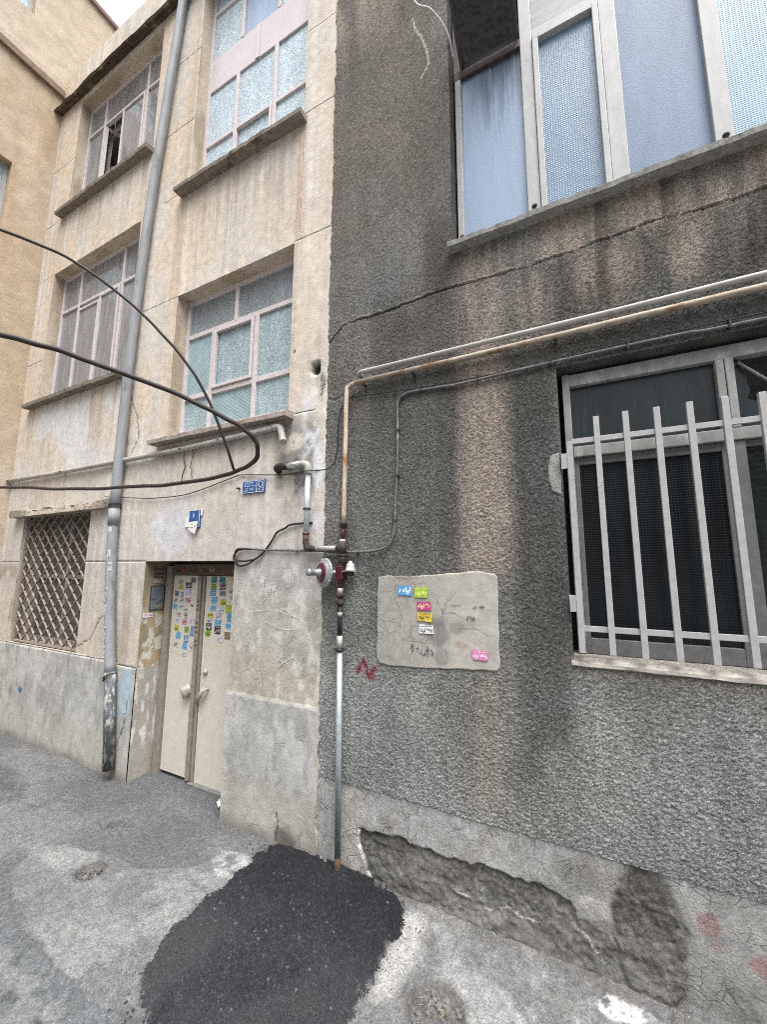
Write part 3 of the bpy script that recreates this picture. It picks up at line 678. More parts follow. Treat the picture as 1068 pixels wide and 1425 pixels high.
# bent plate handles and lock
def plate(cx, cz, pts, name='handle'):
    mb = MB(); mb.prism([(cx + a, cz + b) for a, b in pts], DY - .036, DY - .030); mb.box(cx - .012, cx + .012, DY - .031, DY + .002, cz - .012, cz + .012)
    return sub(mb.build(name, M['handle'], None, .002), door)
h1 = MB(); A_, D_, B_, C_ = (-3.551, .838), (-3.471, .730), (-3.435, .882), (-3.389, .800)   # bent pull plate
for i in range(13):
    t = i / 12; tt = t ** 1.4
    h1.v += [(A_[0] + (B_[0] - A_[0]) * tt, DY - .012 - .040 * math.sin(math.pi * (.15 + .8 * t)), A_[1] + (B_[1] - A_[1]) * tt), (D_[0] + (C_[0] - D_[0]) * tt, DY - .012 - .044 * math.sin(math.pi * (.15 + .8 * t)), D_[1] + (C_[1] - D_[1]) * tt)]
h1.f = [(2 * i, 2 * i + 1, 2 * i + 3, 2 * i + 2) for i in range(12)]; h1.mi = [0] * 12; h1.sm = [True] * 12
o = sub(h1.build('handle', M['handle']), door); q = o.modifiers.new('thick', 'SOLIDIFY'); q.thickness = .006
o = MB().tube([(-3.298, DY - .03, .730), (-3.188, DY - .055, .862)], .020, 14).tube([(-3.185, DY - .05, .855), (-3.185, DY + .01, .855)], .012, 10); sub(o.build('handle', M['handle']), door)
o = MB().lathe((-3.235, DY + .002, 1.0), (0, -1, 0), [(0, .03), (.012, .03), (.02, .022), (.02, .008), (.05, .008)], 16); sub(o.build('lock', M['handle']), door)

BLU, LBL, YEL, GRN, WHT, PNK, BLK, GRY, VIO, RED, TEA, CRM = (.06, .22, .50), (.20, .42, .66), (.55, .50, .06), (.30, .42, .07), (.62, .62, .64), (.60, .30, .38), (.03, .03, .035), (.22, .24, .27), (.22, .17, .42), (.42, .05, .08), (.08, .26, .36), (.53, .505, .43)
INK = (.03, .03, .04)
nums = ['۷۷۵', '۸۸۴', '۳۳۲', '۶۶۷', '۴۴۹', '۲۲۸', '۵۵۱', '۹۹۳']
words = ['لوله', 'بازکنی', 'فنی', 'تخلیه', 'چاه']
BOLD[0] = .03
stk = [(-3.396, 1.85, .07, .055, GRY, INK), (-3.571, 1.827, .06, .045, CRM, INK), (-3.566, 1.775, .06, .045, YEL, BLK), (-3.455, 1.80, .085, .06, BLK, WHT), (-3.455, 1.725, .085, .10, WHT, (.40, .28, .45)), (-3.625, 1.715, .055, .055, GRY, BLK), (-3.545, 1.705, .04, .05, GRY, WHT),
       (-3.63, 1.65, .06, .05, CRM, INK), (-3.54, 1.652, .06, .05, WHT, INK), (-3.45, 1.655, .07, .045, PNK, INK), (-3.634, 1.588, .06, .05, LBL, BLU), (-3.544, 1.592, .06, .045, WHT, INK), (-3.39, 1.605, .03, .02, BLK, WHT), (-3.47, 1.53, .05, .10, CRM, INK), (-3.57, 1.52, .06, .04, CRM, RED),
       (-3.59, 1.462, .06, .05, WHT, VIO), (-3.48, 1.45, .065, .05, PNK, RED), (-3.376, 1.467, .06, .05, WHT, VIO), (-3.592, 1.385, .06, .055, YEL, INK), (-3.443, 1.38, .065, .06, GRN, INK), (-3.365, 1.37, .055, .095, VIO, LBL), (-3.557, 1.318, .065, .06, LBL, BLU), (-3.444, 1.293, .065, .07, TEA, WHT),
       (-3.584, 1.233, .06, .05, CRM, INK), (-3.455, 1.225, .065, .055, LBL, BLU), (-3.362, 1.235, .045, .085, WHT, RED), (-3.452, 1.156, .06, .04, WHT, INK),
       (-3.11, 1.856, .075, .06, TEA, BLK), (-3.0, 1.858, .075, .055, TEA, BLK), (-3.11, 1.793, .07, .06, GRN, BLK), (-2.988, 1.795, .075, .06, BLK, PNK), (-3.115, 1.738, .075, .06, BLU, WHT), (-2.988, 1.735, .075, .05, GRY, BLK), (-2.865, 1.757, .08, .04, CRM, INK), (-2.86, 1.70, .07, .04, CRM, RED),
       (-3.092, 1.672, .075, .06, LBL, BLU), (-2.975, 1.656, .075, .06, YEL, INK), (-3.10, 1.597, .07, .05, LBL, BLU), (-2.997, 1.583, .075, .055, WHT, BLU), (-2.892, 1.598, .08, .07, GRN, YEL), (-3.132, 1.532, .075, .045, YEL, INK), (-3.027, 1.528, .08, .06, WHT, INK), (-2.87, 1.525, .085, .075, TEA, LBL),
       (-3.138, 1.481, .065, .045, WHT, INK), (-3.027, 1.470, .085, .06, LBL, BLU), (-3.142, 1.43, .075, .06, BLK, WHT), (-2.89, 1.450, .08, .05, LBL, BLU), (-3.026, 1.405, .08, .075, BLK, WHT), (-3.148, 1.372, .07, .065, GRN, BLK), (-2.893, 1.365, .08, .06, (.20, .13, .08), CRM), (-2.99, 1.326, .075, .05, WHT, VIO), (-2.848, 1.85, .04, .09, GRN, BLK)]
for i, (x, z, ww, hh, bg, fg) in enumerate(stk):
    x, z = dz(x, z)
    yy = DY - .0015 if not (-3.402 < x + ww / 2 and x - ww / 2 < -3.31) else DY - .024
    sticker(door, x, z, ww, hh, yy, bg, fg, nums[i % 8] + ' ' + words[i % 5] if ww > .055 and i % 3 else words[i % 5], words[(i + 2) % 5] + ' ' + words[(i + 1) % 5] if hh > .05 else None, random.uniform(-.06, .06))
# paint marks and faded print on the stile and the head
mb = MB()
for k in range(16):
    z = 1.86 - k * .042; put_text(mb, random.choice(words), -3.398, -3.358, z - .014, z + .014, DY - .0235, random.choice((0, 0, 1)))
sub(mb.build('printed_strip', [flat(INK), flat((.45, .36, .30)), flat((.30, .05, .05))]), door); mb = MB()
for k in range(12):
    x = -3.74 + k * .08; put_text(mb, random.choice(words), x, x + .07, 1.915 + .01 * random.random(), 1.965, DY - .0135, random.choice((2, 2, 0, 1)))
sub(mb.build('printed_strip', [flat(INK), flat((.45, .36, .30)), flat((.30, .05, .05))]), door)

# ================================================================== THE GREY BUILDING
grey = thing('grey_building', 'dark grey roughcast building with a big blue glazed window above and a barred window below', 'building', None, (0, 0, 0))
GY = .002
holesG = [(-.70, 2.75, 4.245, 6.95), (-.075, 2.25, 1.475, 3.185)]
xs = np.concatenate([axis(-1.83, 1.45, .0062, [h[0] for h in holesG]), axis(1.46, 3.2, .02, [h[1] for h in holesG])])
zs = np.concatenate([axis(.525, 4.21, .0055, [h[2] for h in holesG] + [h[3] for h in holesG]), axis(4.219, 7.7, .0085, [h[2] for h in holesG] + [h[3] for h in holesG])])
X, Z = np.meshgrid(xs, zs, indexing='ij'); xc = (xs[1:] + xs[:-1]) / 2; zc = (zs[1:] + zs[:-1]) / 2
keep = np.ones((len(xs) - 1, len(zs) - 1), bool)
for x0, x1, z0, z1 in holesG: keep &= ~((xc[:, None] > x0) & (xc[:, None] < x1) & (zc[None] > z0) & (zc[None] < z1))
n1 = fbm(X * 1.6, Z * 1.2, 201); n2 = fbm(X * 5, Z * 3.5, 203); st = fbm(X * 9, Z * .8, 205); st2 = fbm(X * 22, Z * 1.4, 207)
tone = .150 + .05 * (n1 - .5)
tone = lerp(tone, .138, ss(3.9, 4.9, Z) * ss(-.6, -.9, X))                          # browner and lighter high up on the left
tone = lerp(tone, .092, band(X, -1.35, -.72, .12) * band(Z, 2.9, 4.0, .25) * .75)     # soot either side of the long streak
tone = lerp(tone, .066, band(X, -.92, -.70, .08) * band(Z, 3.9, 4.6, .25) * .8)
tone = lerp(tone, .070, band(X, -.36, -.10, .05) * band(Z, .8, 3.3, .3) * .8); tone = lerp(tone, .075, band(X, -.84, -.70, .04) * band(Z, 2.0, 3.6, .2) * .6)
tone = lerp(tone, .108, band(X, -1.1, -.72, .12) * band(Z, 1.95, 3.1, .15) * .55)
tone = lerp(tone, .070, ss(-.3, .1, X) * band(Z, 3.15, 3.95, .12) * .6)
pale = ss(1.75, 1.15, Z) * (.35 + .9 * ss(.3, .65, n1)) * (1 - .75 * band(X, -.40, -.05, .10) * ss(.6, .9, Z))
pale = np.maximum(pale, .45 * band(X, -1.75, -1.25, .15) * band(Z, 1.0, 2.7, .5) * ss(.3, .6, n1))
tone = lerp(tone, .255, np.clip(pale, 0, 1) * .85)
tone = lerp(tone, .30, blob(X, Z, .05, .9, .35, .28, 209) * .35)
tone = tone * (.80 + .40 * n2) * (.86 + .28 * st) * 1.04
c = tone[..., None] * lerp(np.array([1.0, 1.005, .94]), np.array([1.05, 1.0, .92]), ss(1.6, 4, Z)[..., None])
c = cmix(c, tone[..., None] * np.array([.95, 1.02, 1.0]), ss(.45, .65, n1) * .7)
brown = ss(4.0, 5.2, Z) * ss(-.5, -.9, X) * .5; c = cmix(c, tone[..., None] * np.array([1.15, .98, .83]), brown)
T = np.array([.325, .272, .226])
lw = .165 + .03 * (fbm(Z * 1.2, X * 0, 211) - .5); cxs = -.515 - .01 * (3.5 - Z) + .02 * (fbm(Z * 2, X * 0 + 4, 213) - .5)
streak = ss(lw + .05, lw - .10, np.abs(X - cxs) + (st - .5) * .09 + (st2 - .5) * .03) * band(Z, 1.93, 3.95, .12) * (.60 + .5 * st) * lerp(1, .75, ss(3.0, 3.5, Z))
streak = np.maximum(streak, ss(.20, .0, np.abs(X + .55) + (st - .5) * .12) * band(Z, .6, 1.35, .2) * .55 * (.3 + st))
under = ss(-.72, -.55, X) * band(Z, 3.92, 4.26, .05) * ss(.28, .60, st2 * .35 + fbm(X * 6, Z * .7, 206) * .65)
under = np.maximum(under, ss(-.5, -.2, X) * band(Z, 3.55, 3.95, .22) * ss(.38, .62, fbm(X * 5, Z * .6, 208)) * .8)
topst = band(X, -1.8, -1.15, .1) * ss(6.3, 7.2, Z) * ss(.42, .62, st) * .9
tan = np.clip(np.maximum(np.maximum(streak, under), topst), 0, 1)
c = cmix(c, T * 1.0, tan * .86); c = cmix(c, T * 1.35, ss(.58, .8, n2) * tan * .35)
dk = ss(.50, .74, fbm(X * 9 + 5, Z * .9, 215)) * ss(-.72, -.6, X) * band(Z, 3.5, 4.26, .1); c = cmix(c, (.045, .042, .038), dk * .7)
c = cmix(c, (.22, .20, .165), band(X, -.1, 2.3, .03) * np.exp(-((Z - 1.43) / .05) ** 2) * .5)
# loose white drips on the upper left
for pts in ([(-1.0, 6.5), (-.97, 6.35), (-.92, 6.25), (-.88, 6.1)], [(-.88, 6.1), (-.86, 5.95), (-.93, 5.86)]):
    c = cmix(c, (.42, .40, .37), (1 - ss(.005, .013, segdist(X, Z, pts))) * .8)
# raised lumps of thrown render
wx = X * 150 + .5 * (fbm(X * 40, Z * 50, 221, 2) - .5); wz = Z * 215 + .5 * (fbm(X * 40, Z * 50, 223, 2) - .5)
lump = vn(wx, wz, 225) * .62 + vn(wx * 1.9, wz * 1.9, 227) * .38
lump = ss(.2, .8, lump)
amp = .0070 * lerp(1.0, .5, ss(3.2, 5, Z)); Y = GY - lump * amp - (fbm(X * 3, Z * 3, 229) - .5) * .01
grain = vn(X * 160 + 3, Z * 215, 231); c = c * (.64 + .72 * ss(.15, .9, grain))[..., None]
cr = [(-1.76, 3.80), (-1.62, 3.915), (-1.5, 3.925), (-1.35, 3.915), (-1.1, 3.93), (-.82, 3.95), (-.36, 3.925), (.07, 3.925), (.45, 3.955), (.78, 3.93), (1.0, 3.935), (3.2, 3.93)]
jx = (fbm(X * 20, Z * 20, 233) - .5) * .03
d = segdist(X, Z + jx, cr); wd = .0055 * (.4 + 1.0 * vn(X * 5, X * 0, 235)) * (1 - .55 * ss(-.8, -.5, X))
m = 1 - ss(wd * .5, wd * 1.3, d); Y = Y + .012 * m; c = cmix(c, (.035, .032, .03), m * lerp(.8, .55, ss(-.8, -.5, X)))
lip = np.exp(-((Z + jx - np.interp(X, [p[0] for p in cr], [p[1] for p in cr]) - .013) / .007) ** 2) * ss(.3, .6, vn(X * 9, X * 0, 236)); Y = Y - .009 * lip; c = cmix(c, (.25, .235, .205), lip * .6 * (X < .2))
d = segdist(X, Z + jx, [(-1.83, 3.325), (-1.70, 3.30), (-1.62, 3.31)]); m = 1 - ss(.006, .016, d); Y = Y + .01 * m; c = cmix(c, (.32, .30, .26), m * .6)
# sprayed red zigzag
zz = segdist(X + (vn(X * 60, Z * 60, 237) - .5) * .02, Z + (vn(X * 60 + 5, Z * 60, 239) - .5) * .02, [(-1.447, 1.26), (-1.405, 1.335), (-1.36, 1.245), (-1.303, 1.295)])
c = cmix(c, (.16, .018, .045), (1 - ss(.007, .016, zz)) * .88); c = cmix(c, (.22, .05, .07), (1 - ss(.012, .05, zz)) * .25)
c = cmix(c, (.20, .03, .05), blob(X, Z, -1.335, 1.235, .045, .03, 241) * .55)
g = GM(); g.grid(np.stack([X, Y, Z], -1), c, keep)
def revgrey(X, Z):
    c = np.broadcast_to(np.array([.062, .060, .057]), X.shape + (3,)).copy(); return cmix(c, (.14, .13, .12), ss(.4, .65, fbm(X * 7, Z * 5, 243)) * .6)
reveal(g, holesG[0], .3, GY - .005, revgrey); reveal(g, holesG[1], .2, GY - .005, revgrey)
# lower lip of the render over the plinth
e = np.stack([np.stack([xs, Y[:, 0], np.full_like(xs, .525)], -1), np.stack([xs, np.full_like(xs, .05), np.full_like(xs, .53)], -1)], 0); g.grid(e, np.array([.05, .048, .045]))
wall = g.build('wall', M['roughcast'], grey)
MB().box(-1.74, 3.2, .45, 6, -.1, 7.68).build('rear_wall', simple('plain_rear_wall', (.12, .115, .11), .9), grey)
MB().box(-1.76, 3.2, .005, .449, 7.70, 7.72).build('roof_edge', M['stoneg'], grey)

# ---- plinth with its burst base
xs = axis(-1.80, 1.6, .007, []); xs = np.concatenate([xs, np.arange(1.63, 3.2, .03)]); zs = axis(-.12, .535, .007, [])
X, Z = np.meshgrid(xs, zs, indexing='ij')
burst = [(-1.44, .275), (-1.40, .285), (-1.30, .272), (-1.10, .292), (-.92, .272), (-.74, .280), (-.62, .292), (-.50, .298), (-.36, .29), (-.26, .285), (-.17, .255), (-.12, .20), (-.06, .21), (.0, .17), (.08, .14), (.18, .10), (.28, .03), (.32, -.2), (-1.2, -.2), (-1.38, .08), (-1.45, .18)]
sd = sdpoly(X + (fbm(X * 16, Z * 16, 301) - .5) * .05, Z + (fbm(X * 16 + 4, Z * 16, 303) - .5) * .05, burst)
inb = ss(-.004, .008, sd)
ang = np.hypot((X - .185) / .152, (Z - .235) / .285); rmask = 1 - ss(.90, 1.08, ang + (fbm(X * 14, Z * 14, 334, 4) - .5) * .30)
c = np.broadcast_to(np.array([.305, .303, .294]), X.shape + (3,)).copy()
c = cmix(c, (.385, .382, .372), ss(.4, .65, fbm(X * 3.5, Z * 4, 305)) * .8); c = cmix(c, (.22, .21, .195), ss(.5, .7, fbm(X * 9, Z * 4, 307)) * .55)
c = cmix(c, (.40, .37, .32), band(X, -1.6, -1.42, .04) * .35)
c = cmix(c, (.17, .165, .155), blob(X, Z, -.12, .40, .17, .10, 309) * .65); c = cmix(c, (.42, .41, .39), blob(X, Z, -.05, .27, .14, .06, 310) * .6)
c = cmix(c, (.15, .144, .13), ss(.22, .5, X) * ss(.40, .06, Z) * .8 * (.55 + .8 * fbm(X * 5, Z * 9, 311))); c = cmix(c, (.21, .207, .198), ss(.15, .5, X) * .55)
c = cmix(c, (.21, .075, .075), blob(X, Z, .42, .36, .05, .04, 313, 1.2) * .5); c = cmix(c, (.21, .08, .08), blob(X, Z, .60, .27, .04, .05, 315, 1.2) * .5); c = cmix(c, (.25, .13, .12), blob(X, Z, .44, .29, .03, .03, 316, 1.0) * .4)
ex = np.broadcast_to(np.array([.082, .079, .071]), X.shape + (3,)).copy()
ex = cmix(ex, (.150, .147, .138), ss(.45, .68, fbm(X * 9, Z * 14, 317)) * .8); ex = cmix(ex, (.075, .068, .058), ss(.5, .68, fbm(X * 7 + 3, Z * 9, 319)) * .7)
rd = rmask; ex = cmix(ex, (.078, .073, .064), rd * .7); ex = cmix(ex, (.16, .157, .148), ss(.62, .72, fbm(X * 60, Z * 60, 322, 2)) * .6); ex = cmix(ex, (.05, .047, .04), ss(.62, .72, fbm(X * 55 + 9, Z * 55, 324, 2)) * .6)
ex = cmix(ex, (.145, .142, .132), ss(.24, .10, Z) * ss(.40, .62, fbm(X * 10, Z * 16, 336)) * .7); c = cmix(c, (.16, .156, .145), ss(-.10, .0, sd) * band(X, -.35, .4, .1) * .6); c = cmix(c, (.15, .145, .13), (1 - ss(.95, 1.30, ang)) * .6); c = lerp(c, ex, np.maximum(inb, rmask)[..., None])
white = np.exp(-((sd - .003) / .0055) ** 2) * ((X < -1.0) | ((Z < .12) & (X < -.3))) * ss(.4, .55, fbm(X * 14, Z * 14, 323)); c = cmix(c, (.66, .65, .62), np.clip(white * .85, 0, 1))
for pts in ([(-.60, .09), (-.48, .13), (-.40, .11), (-.30, .125)], [(-.14, .16), (-.09, .13), (-.05, .10), (-.02, .05)], [(-.8, .13), (-.7, .115)]):
    wl = 1 - ss(.000, .006, segdist(X + (fbm(X * 30, Z * 30, 325) - .5) * .06, Z + (fbm(X * 30, Z * 30 + 7, 326) - .5) * .03, pts)); c = cmix(c, (.42, .41, .385), wl * .7)
topz = .30; prof = np.clip(1 - Z / topz, 0, 1.5)
rdg = lambda a, b, sd_: np.abs(2 * fbm(X * a, Z * b, sd_, 4) - 1)
bulge = .010 - .062 * prof ** 1.2 * ss(-1.45, -1.1, X) - (fbm(X * 5, Z * 9, 327, 4) - .5) * .030 * ss(.28, .15, Z) + rdg(13, 20, 328) * .012 - (fbm(X * 45, Z * 50, 329, 3) - .5) * .014
bulge = lerp(bulge, -.006 - .055 * prof + rdg(16, 16, 330) * .008 - (fbm(X * 50, Z * 50, 331, 3) - .5) * .016, rd)
flatd = (fbm(X * 4, Z * 4, 333) - .5) * .008 - .012 * ss(.5, .0, Z) * ss(.3, .6, X)
Y = lerp(.004 + flatd, .012 + bulge, np.maximum(inb, rmask))
crk = (1 - inb) * .95
g = GM(); g.grid(np.stack([X, Y, Z], -1), np.concatenate([c, crk[..., None]], -1)); plinth = g.build('plinth', M['concrete'], grey)

# ---- cement patch with advertising stickers
def relief_panel(name, poly, y0, step, colf, dispf, mat, parent, edge=.007, wob=.014, ws=14):
    px = [p[0] for p in poly]; pz = [p[1] for p in poly]
    xs = np.arange(min(px) - .03, max(px) + .03, step); zs = np.arange(min(pz) - .03, max(pz) + .03, step)
    X, Z = np.meshgrid(xs, zs, indexing='ij')
    sd = sdpoly(X + (fbm(X * ws, Z * ws, 341) - .5) * wob, Z + (fbm(X * ws + 5, Z * ws, 343) - .5) * wob, poly)
    keep = (sd[1:, 1:] > 0) & (sd[:-1, :-1] > 0) & (sd[1:, :-1] > 0) & (sd[:-1, 1:] > 0)
    Y = y0 + edge * (1 - ss(0, edge * 1.2, sd)) + dispf(X, Z)
    g = GM(); g.grid(np.stack([X, Y, Z], -1), colf(X, Z, sd), keep); return g.build(name, mat, parent)
def patchcol(X, Z, sd):
    c = np.broadcast_to(np.array([.325, .308, .275]), X.shape + (3,)).copy()
    c = cmix(c, (.40, .38, .34), ss(.4, .65, fbm(X * 4, Z * 4, 351)) * .7 * ss(-1.0, -.7, X)); c = cmix(c, (.27, .265, .25), ss(-.9, -1.2, X) * .5)
    c = cmix(c, (.17, .165, .16), blob(X, Z, -.86, 1.58, .10, .13, 353) * .75); c = cmix(c, (.19, .18, .17), blob(X, Z, -.83, 1.42, .06, .07, 354) * .65); c = cmix(c, (.20, .19, .175), blob(X, Z, -.72, 1.60, .07, .04, 355) * .6)
    c = cmix(c, (.15, .12, .10), blob(X, Z, -1.09, 1.92, .12, .03, 357) * .7); c = cmix(c, (.34, .22, .17), blob(X, Z, -.70, 1.50, .06, .025, 358) * .5)
    c = cmix(c, (.22, .21, .19), ss(.012, .002, sd) * .5 * ss(.4, .6, fbm(X * 20, Z * 20, 352)))
    for pts in ([(-1.045, 1.83), (-1.0, 1.80), (-.885, 1.80), (-.835, 1.72), (-.82, 1.69)], [(-.82, 1.69), (-.785, 1.76), (-.73, 1.82)], [(-.82, 1.69), (-.86, 1.60), (-.85, 1.50)], [(-.82, 1.69), (-.74, 1.685), (-.66, 1.65)], [(-1.16, 1.93), (-1.15, 1.74), (-1.10, 1.66), (-1.12, 1.58)],
                [(-1.29, 1.80), (-1.15, 1.83)], [(-1.3, 1.62), (-1.2, 1.61), (-1.10, 1.66)], [(-1.04, 1.62), (-1.03, 1.48), (-1.05, 1.36)], [(-.72, 1.60), (-.62, 1.60), (-.48, 1.56)]):
        d = segdist(X + (fbm(X * 30, Z * 30, 359) - .5) * .03, Z + (fbm(X * 30, Z * 30 + 3, 360) - .5) * .03, pts); c = cmix(c, (.12, .11, .10), (1 - ss(.0005, .0042, d)) * .85 * (.55 + .6 * vn(X * 25, Z * 25, 356)))
    return np.concatenate([c, (ss(-.8, -1.0, X) * .55 + .1)[..., None]], -1)
patch = relief_panel('cement_patch', [(-1.29, 1.915), (-1.17, 1.925), (-1.06, 1.915), (-.93, 1.93), (-.78, 1.945), (-.60, 1.955), (-.485, 1.945), (-.468, 1.92), (-.470, 1.64), (-.470, 1.39), (-.49, 1.365), (-.72, 1.355), (-.95, 1.335), (-1.20, 1.322), (-1.275, 1.33), (-1.30, 1.36), (-1.297, 1.6)], -.0115, .0032, patchcol, lambda X, Z: (fbm(X * 6, Z * 6, 361) - .5) * .004 + (fbm(X * 40, Z * 40, 362) - .5) * .001, M['cement'], grey)
patch['label'] = 'smooth cement patch with cracks and stickers'
PY = -.0165
for x, z, w_, h_, bg, fg, t, hd_, lb in ((-1.081, 1.823, .10, .063, (.10, .34, .62), (.80, .84, .86), 'لوله ۶', None, 'blue sticker'), (-.963, 1.815, .094, .065, (.36, .50, .07), (.80, .85, .20), '۷۸ لوله', 'تخلیه چاه', 'green sticker'), (-.945, 1.729, .096, .055, (.50, .06, .22), (.80, .74, .30), '۳۶ لوله', None, 'dark pink sticker'),
                                (-.939, 1.659, .098, .055, (.72, .55, .07), INK, '۷۸۰ لوله', 'تخلیه', 'yellow sticker'), (-.930, 1.581, .098, .06, (.74, .74, .74), INK, '۳۷۵ لوله', 'بازکنی', 'white sticker'), (-.588, 1.452, .096, .056, (.62, .20, .40), (.80, .74, .78), '۷۷۵ لوله', 'لوله بازکنی', 'pink sticker')):
    o = sticker(patch, x, z, w_, h_, PY, bg, fg, t, hd_, random.uniform(-.03, .03), lb)
scr = [MB(), MB(), MB(), MB()]
for pts, wd in (([(-1.045, 1.45), (-1.03, 1.475), (-1.02, 1.45), (-1.035, 1.43)], .004), ([(-1.0, 1.455), (-.985, 1.46)], .004), ([(-.965, 1.45), (-.965, 1.425), (-.945, 1.42), (-.935, 1.45)], .004), ([(-.92, 1.475), (-.925, 1.41)], .004), ([(-.935, 1.45), (-.90, 1.455), (-.885, 1.425), (-.905, 1.43)], .004),
                ([(-.765, 1.735), (-.745, 1.745), (-.735, 1.735), (-.72, 1.745), (-.70, 1.742)], .003), ([(-.62, 1.735), (-.60, 1.74), (-.61, 1.725), (-.625, 1.728)], .003), ([(-.585, 1.735), (-.55, 1.738)], .003), ([(-.575, 1.75), (-.575, 1.725)], .003), ([(-.56, 1.75), (-.562, 1.725)], .003)):
    (scr[0] if pts[0][0] < -.85 else scr[1] if pts[0][0] < -.68 else scr[2]).stroke(spl2(pts, 4), wd, -.0178)
put_text(scr[3], '۸۹۵', -.665, -.612, 1.655, 1.68, -.0178, 0)
for q in scr: q.build('pen_scribble', flat((.04, .035, .07)), patch)
def plcol(X, Z, sd):
    c = np.broadcast_to(np.array([.27, .265, .25]), X.shape + (3,)).copy(); return cmix(c, (.27, .265, .25), ss(.4, .7, fbm(X * 20, Z * 20, 371)))
relief_panel('plaster_patch', [(-.078, 2.66), (-.13, 2.64), (-.155, 2.58), (-.157, 2.49), (-.135, 2.42), (-.078, 2.395)], -.0085, .006, plcol, lambda X, Z: (fbm(X * 30, Z * 30, 373) - .5) * .004, M['concrete'], grey)

# ---- upper window
def gwin(name, label): return name
mb = MB(); F0, F1 = .10, .16
W_ = M['whiteframe']
mb.box(-.685, -.638, F0, F1, 4.27, 5.80); mb.box(-.19, -.108, F0 - .004, F1, 4.27, 6.94); mb.box(.315, .41, F0 - .004, F1, 4.27, 6.94); mb.box(.828, .915, F0 - .004, F1, 4.27, 6.94); mb.box(1.36, 1.45, F0 - .004, F1, 4.27, 6.94); mb.box(1.88, 1.97, F0 - .004, F1, 4.27, 6.94); mb.box(2.40, 2.49, F0 - .004, F1, 4.27, 6.94)
mb.box(-.108, .315, F0, F1 - .002, 5.80, 5.87); mb.box(-.638, 2.74, F0 + .001, F1 - .001, 4.25, 4.30); mb.box(-.69, 2.74, F0 + .002, F1, 6.88, 6.945)
upper = mb.build('window', W_, grey, .004); upper['label'] = 'big upper window with pale blue panes'
mb = MB(); mb.box(-.69, -.192, F0 - .002, F1, 5.79, 5.855); mb.box(-.695, -.645, F0, F1, 5.86, 6.9); sub(mb.build('sooty_rail', M['soot'], None, .003), upper)
mb = MB()                                        # second casement's own sash
mb.box(-.106, -.066, F0 - .02, F1 - .01, 4.30, 5.795); mb.box(.276, .313, F0 - .02, F1 - .01, 4.30, 5.795); mb.box(-.066, .276, F0 - .019, F1 - .01, 5.755, 5.793); mb.box(-.066, .276, F0 - .019, F1 - .01, 4.302, 4.35)
sub(mb.build('sash', W_, None, .004), upper)
pane(upper, -.638, -.19, 4.30, 5.80, .13, M['sootypane']); pane(upper, -.066, .276, 4.35, 5.755, .12, M['bubble']); pane(upper, .41, .828, 4.30, 6.9, .13, M['bluesmooth']); pane(upper, .915, 1.36, 4.30, 6.9, .13, M['ribblue'])
pane(upper, 1.45, 1.88, 4.30, 6.9, .13, M['bluepaint']); pane(upper, 1.97, 2.40, 4.30, 6.9, .13, M['bubble']); pane(upper, 2.49, 2.74, 4.30, 6.9, .13, M['bluesmooth'])
pane(upper, -.108, .315, 5.87, 6.9, .135, simple('white_board', (.36, .365, .37), .6, 0, .15, 8, .1, .002, .3, (.25, .26, .26), 9, .52, (.4, 1, 2)))
mb = MB(); L = .80; a = R_(50); hz, hy = 5.87, .08       # sooty hopper light, hinged below and tipped out
p = lambda t, o_: (hy - math.sin(a) * t + math.cos(a) * o_, hz + math.cos(a) * t + math.sin(a) * o_)
def hopper(mb, x0, x1, t0, t1, o0, o1):
    q = [p(t0, o0), p(t1, o0), p(t1, o1), p(t0, o1)]
    mb.add([(x0, y, z) for y, z in q] + [(x1, y, z) for y, z in q], [(0, 1, 2, 3), (7, 6, 5, 4), (0, 4, 5, 1), (1, 5, 6, 2), (2, 6, 7, 3), (3, 7, 4, 0)])
hopper(mb, -.61, -.215, 0, L, .004, .010); fl = sub(mb.build('hopper_pane', M['flap']), upper)
mb = MB(); hopper(mb, -.635, -.61, 0, L, -.004, .02); hopper(mb, -.215, -.193, 0, L, -.004, .02); hopper(mb, -.61, -.215, L - .03, L, -.004, .02); sub(mb.build('hopper_frame', M['soot']), upper)
backing(upper, -.75, .30, 5.7, 6.95, .6)
sub(MB().box(-.70, -.69, .3, .6, 5.7, 6.95).build('room_interior', M['dark']), upper)
mb = MB()
for x, z in ((-.655, 4.40), (-.15, 4.43), (.875, 4.42)): mb.lathe((x, F0 - .002, z), (0, -1, 0), [(0, .016), (.006, .018), (.014, .010), (.018, .004)], 9)
sub(mb.build('hinge', M['darkrust']), upper)
sill(upper, -.72, 2.9, 4.205, 4.247, .082, M['stoneg'], .010, 0)

# ---- lower window
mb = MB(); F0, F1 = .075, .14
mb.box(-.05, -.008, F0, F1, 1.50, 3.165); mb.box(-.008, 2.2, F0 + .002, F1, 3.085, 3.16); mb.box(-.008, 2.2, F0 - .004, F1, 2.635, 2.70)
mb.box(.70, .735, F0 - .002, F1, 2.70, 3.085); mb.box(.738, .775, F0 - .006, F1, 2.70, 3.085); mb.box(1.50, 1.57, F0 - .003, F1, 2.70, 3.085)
lower = mb.build('window', simple('shaded_dirty_window_paint', (.27, .265, .255), .6, 0, .25, 14, .25, .002, .3, (.42, .41, .39), 7, .56, (1, 1, .5)), grey, .004); lower['label'] = 'dark lower window with one broken top pane'  # white paint greyed to carry the recess shade as well as dirt
mb = MB(); mb.box(-.008, .018, F0 + .02, F1, 1.50, 2.634); mb.box(.69, .725, F0 + .02, F1, 1.50, 2.634); mb.box(.018, .69, F0 + .022, F1, 2.59, 2.633); mb.box(.018, .69, F0 + .022, F1, 1.50, 1.585)
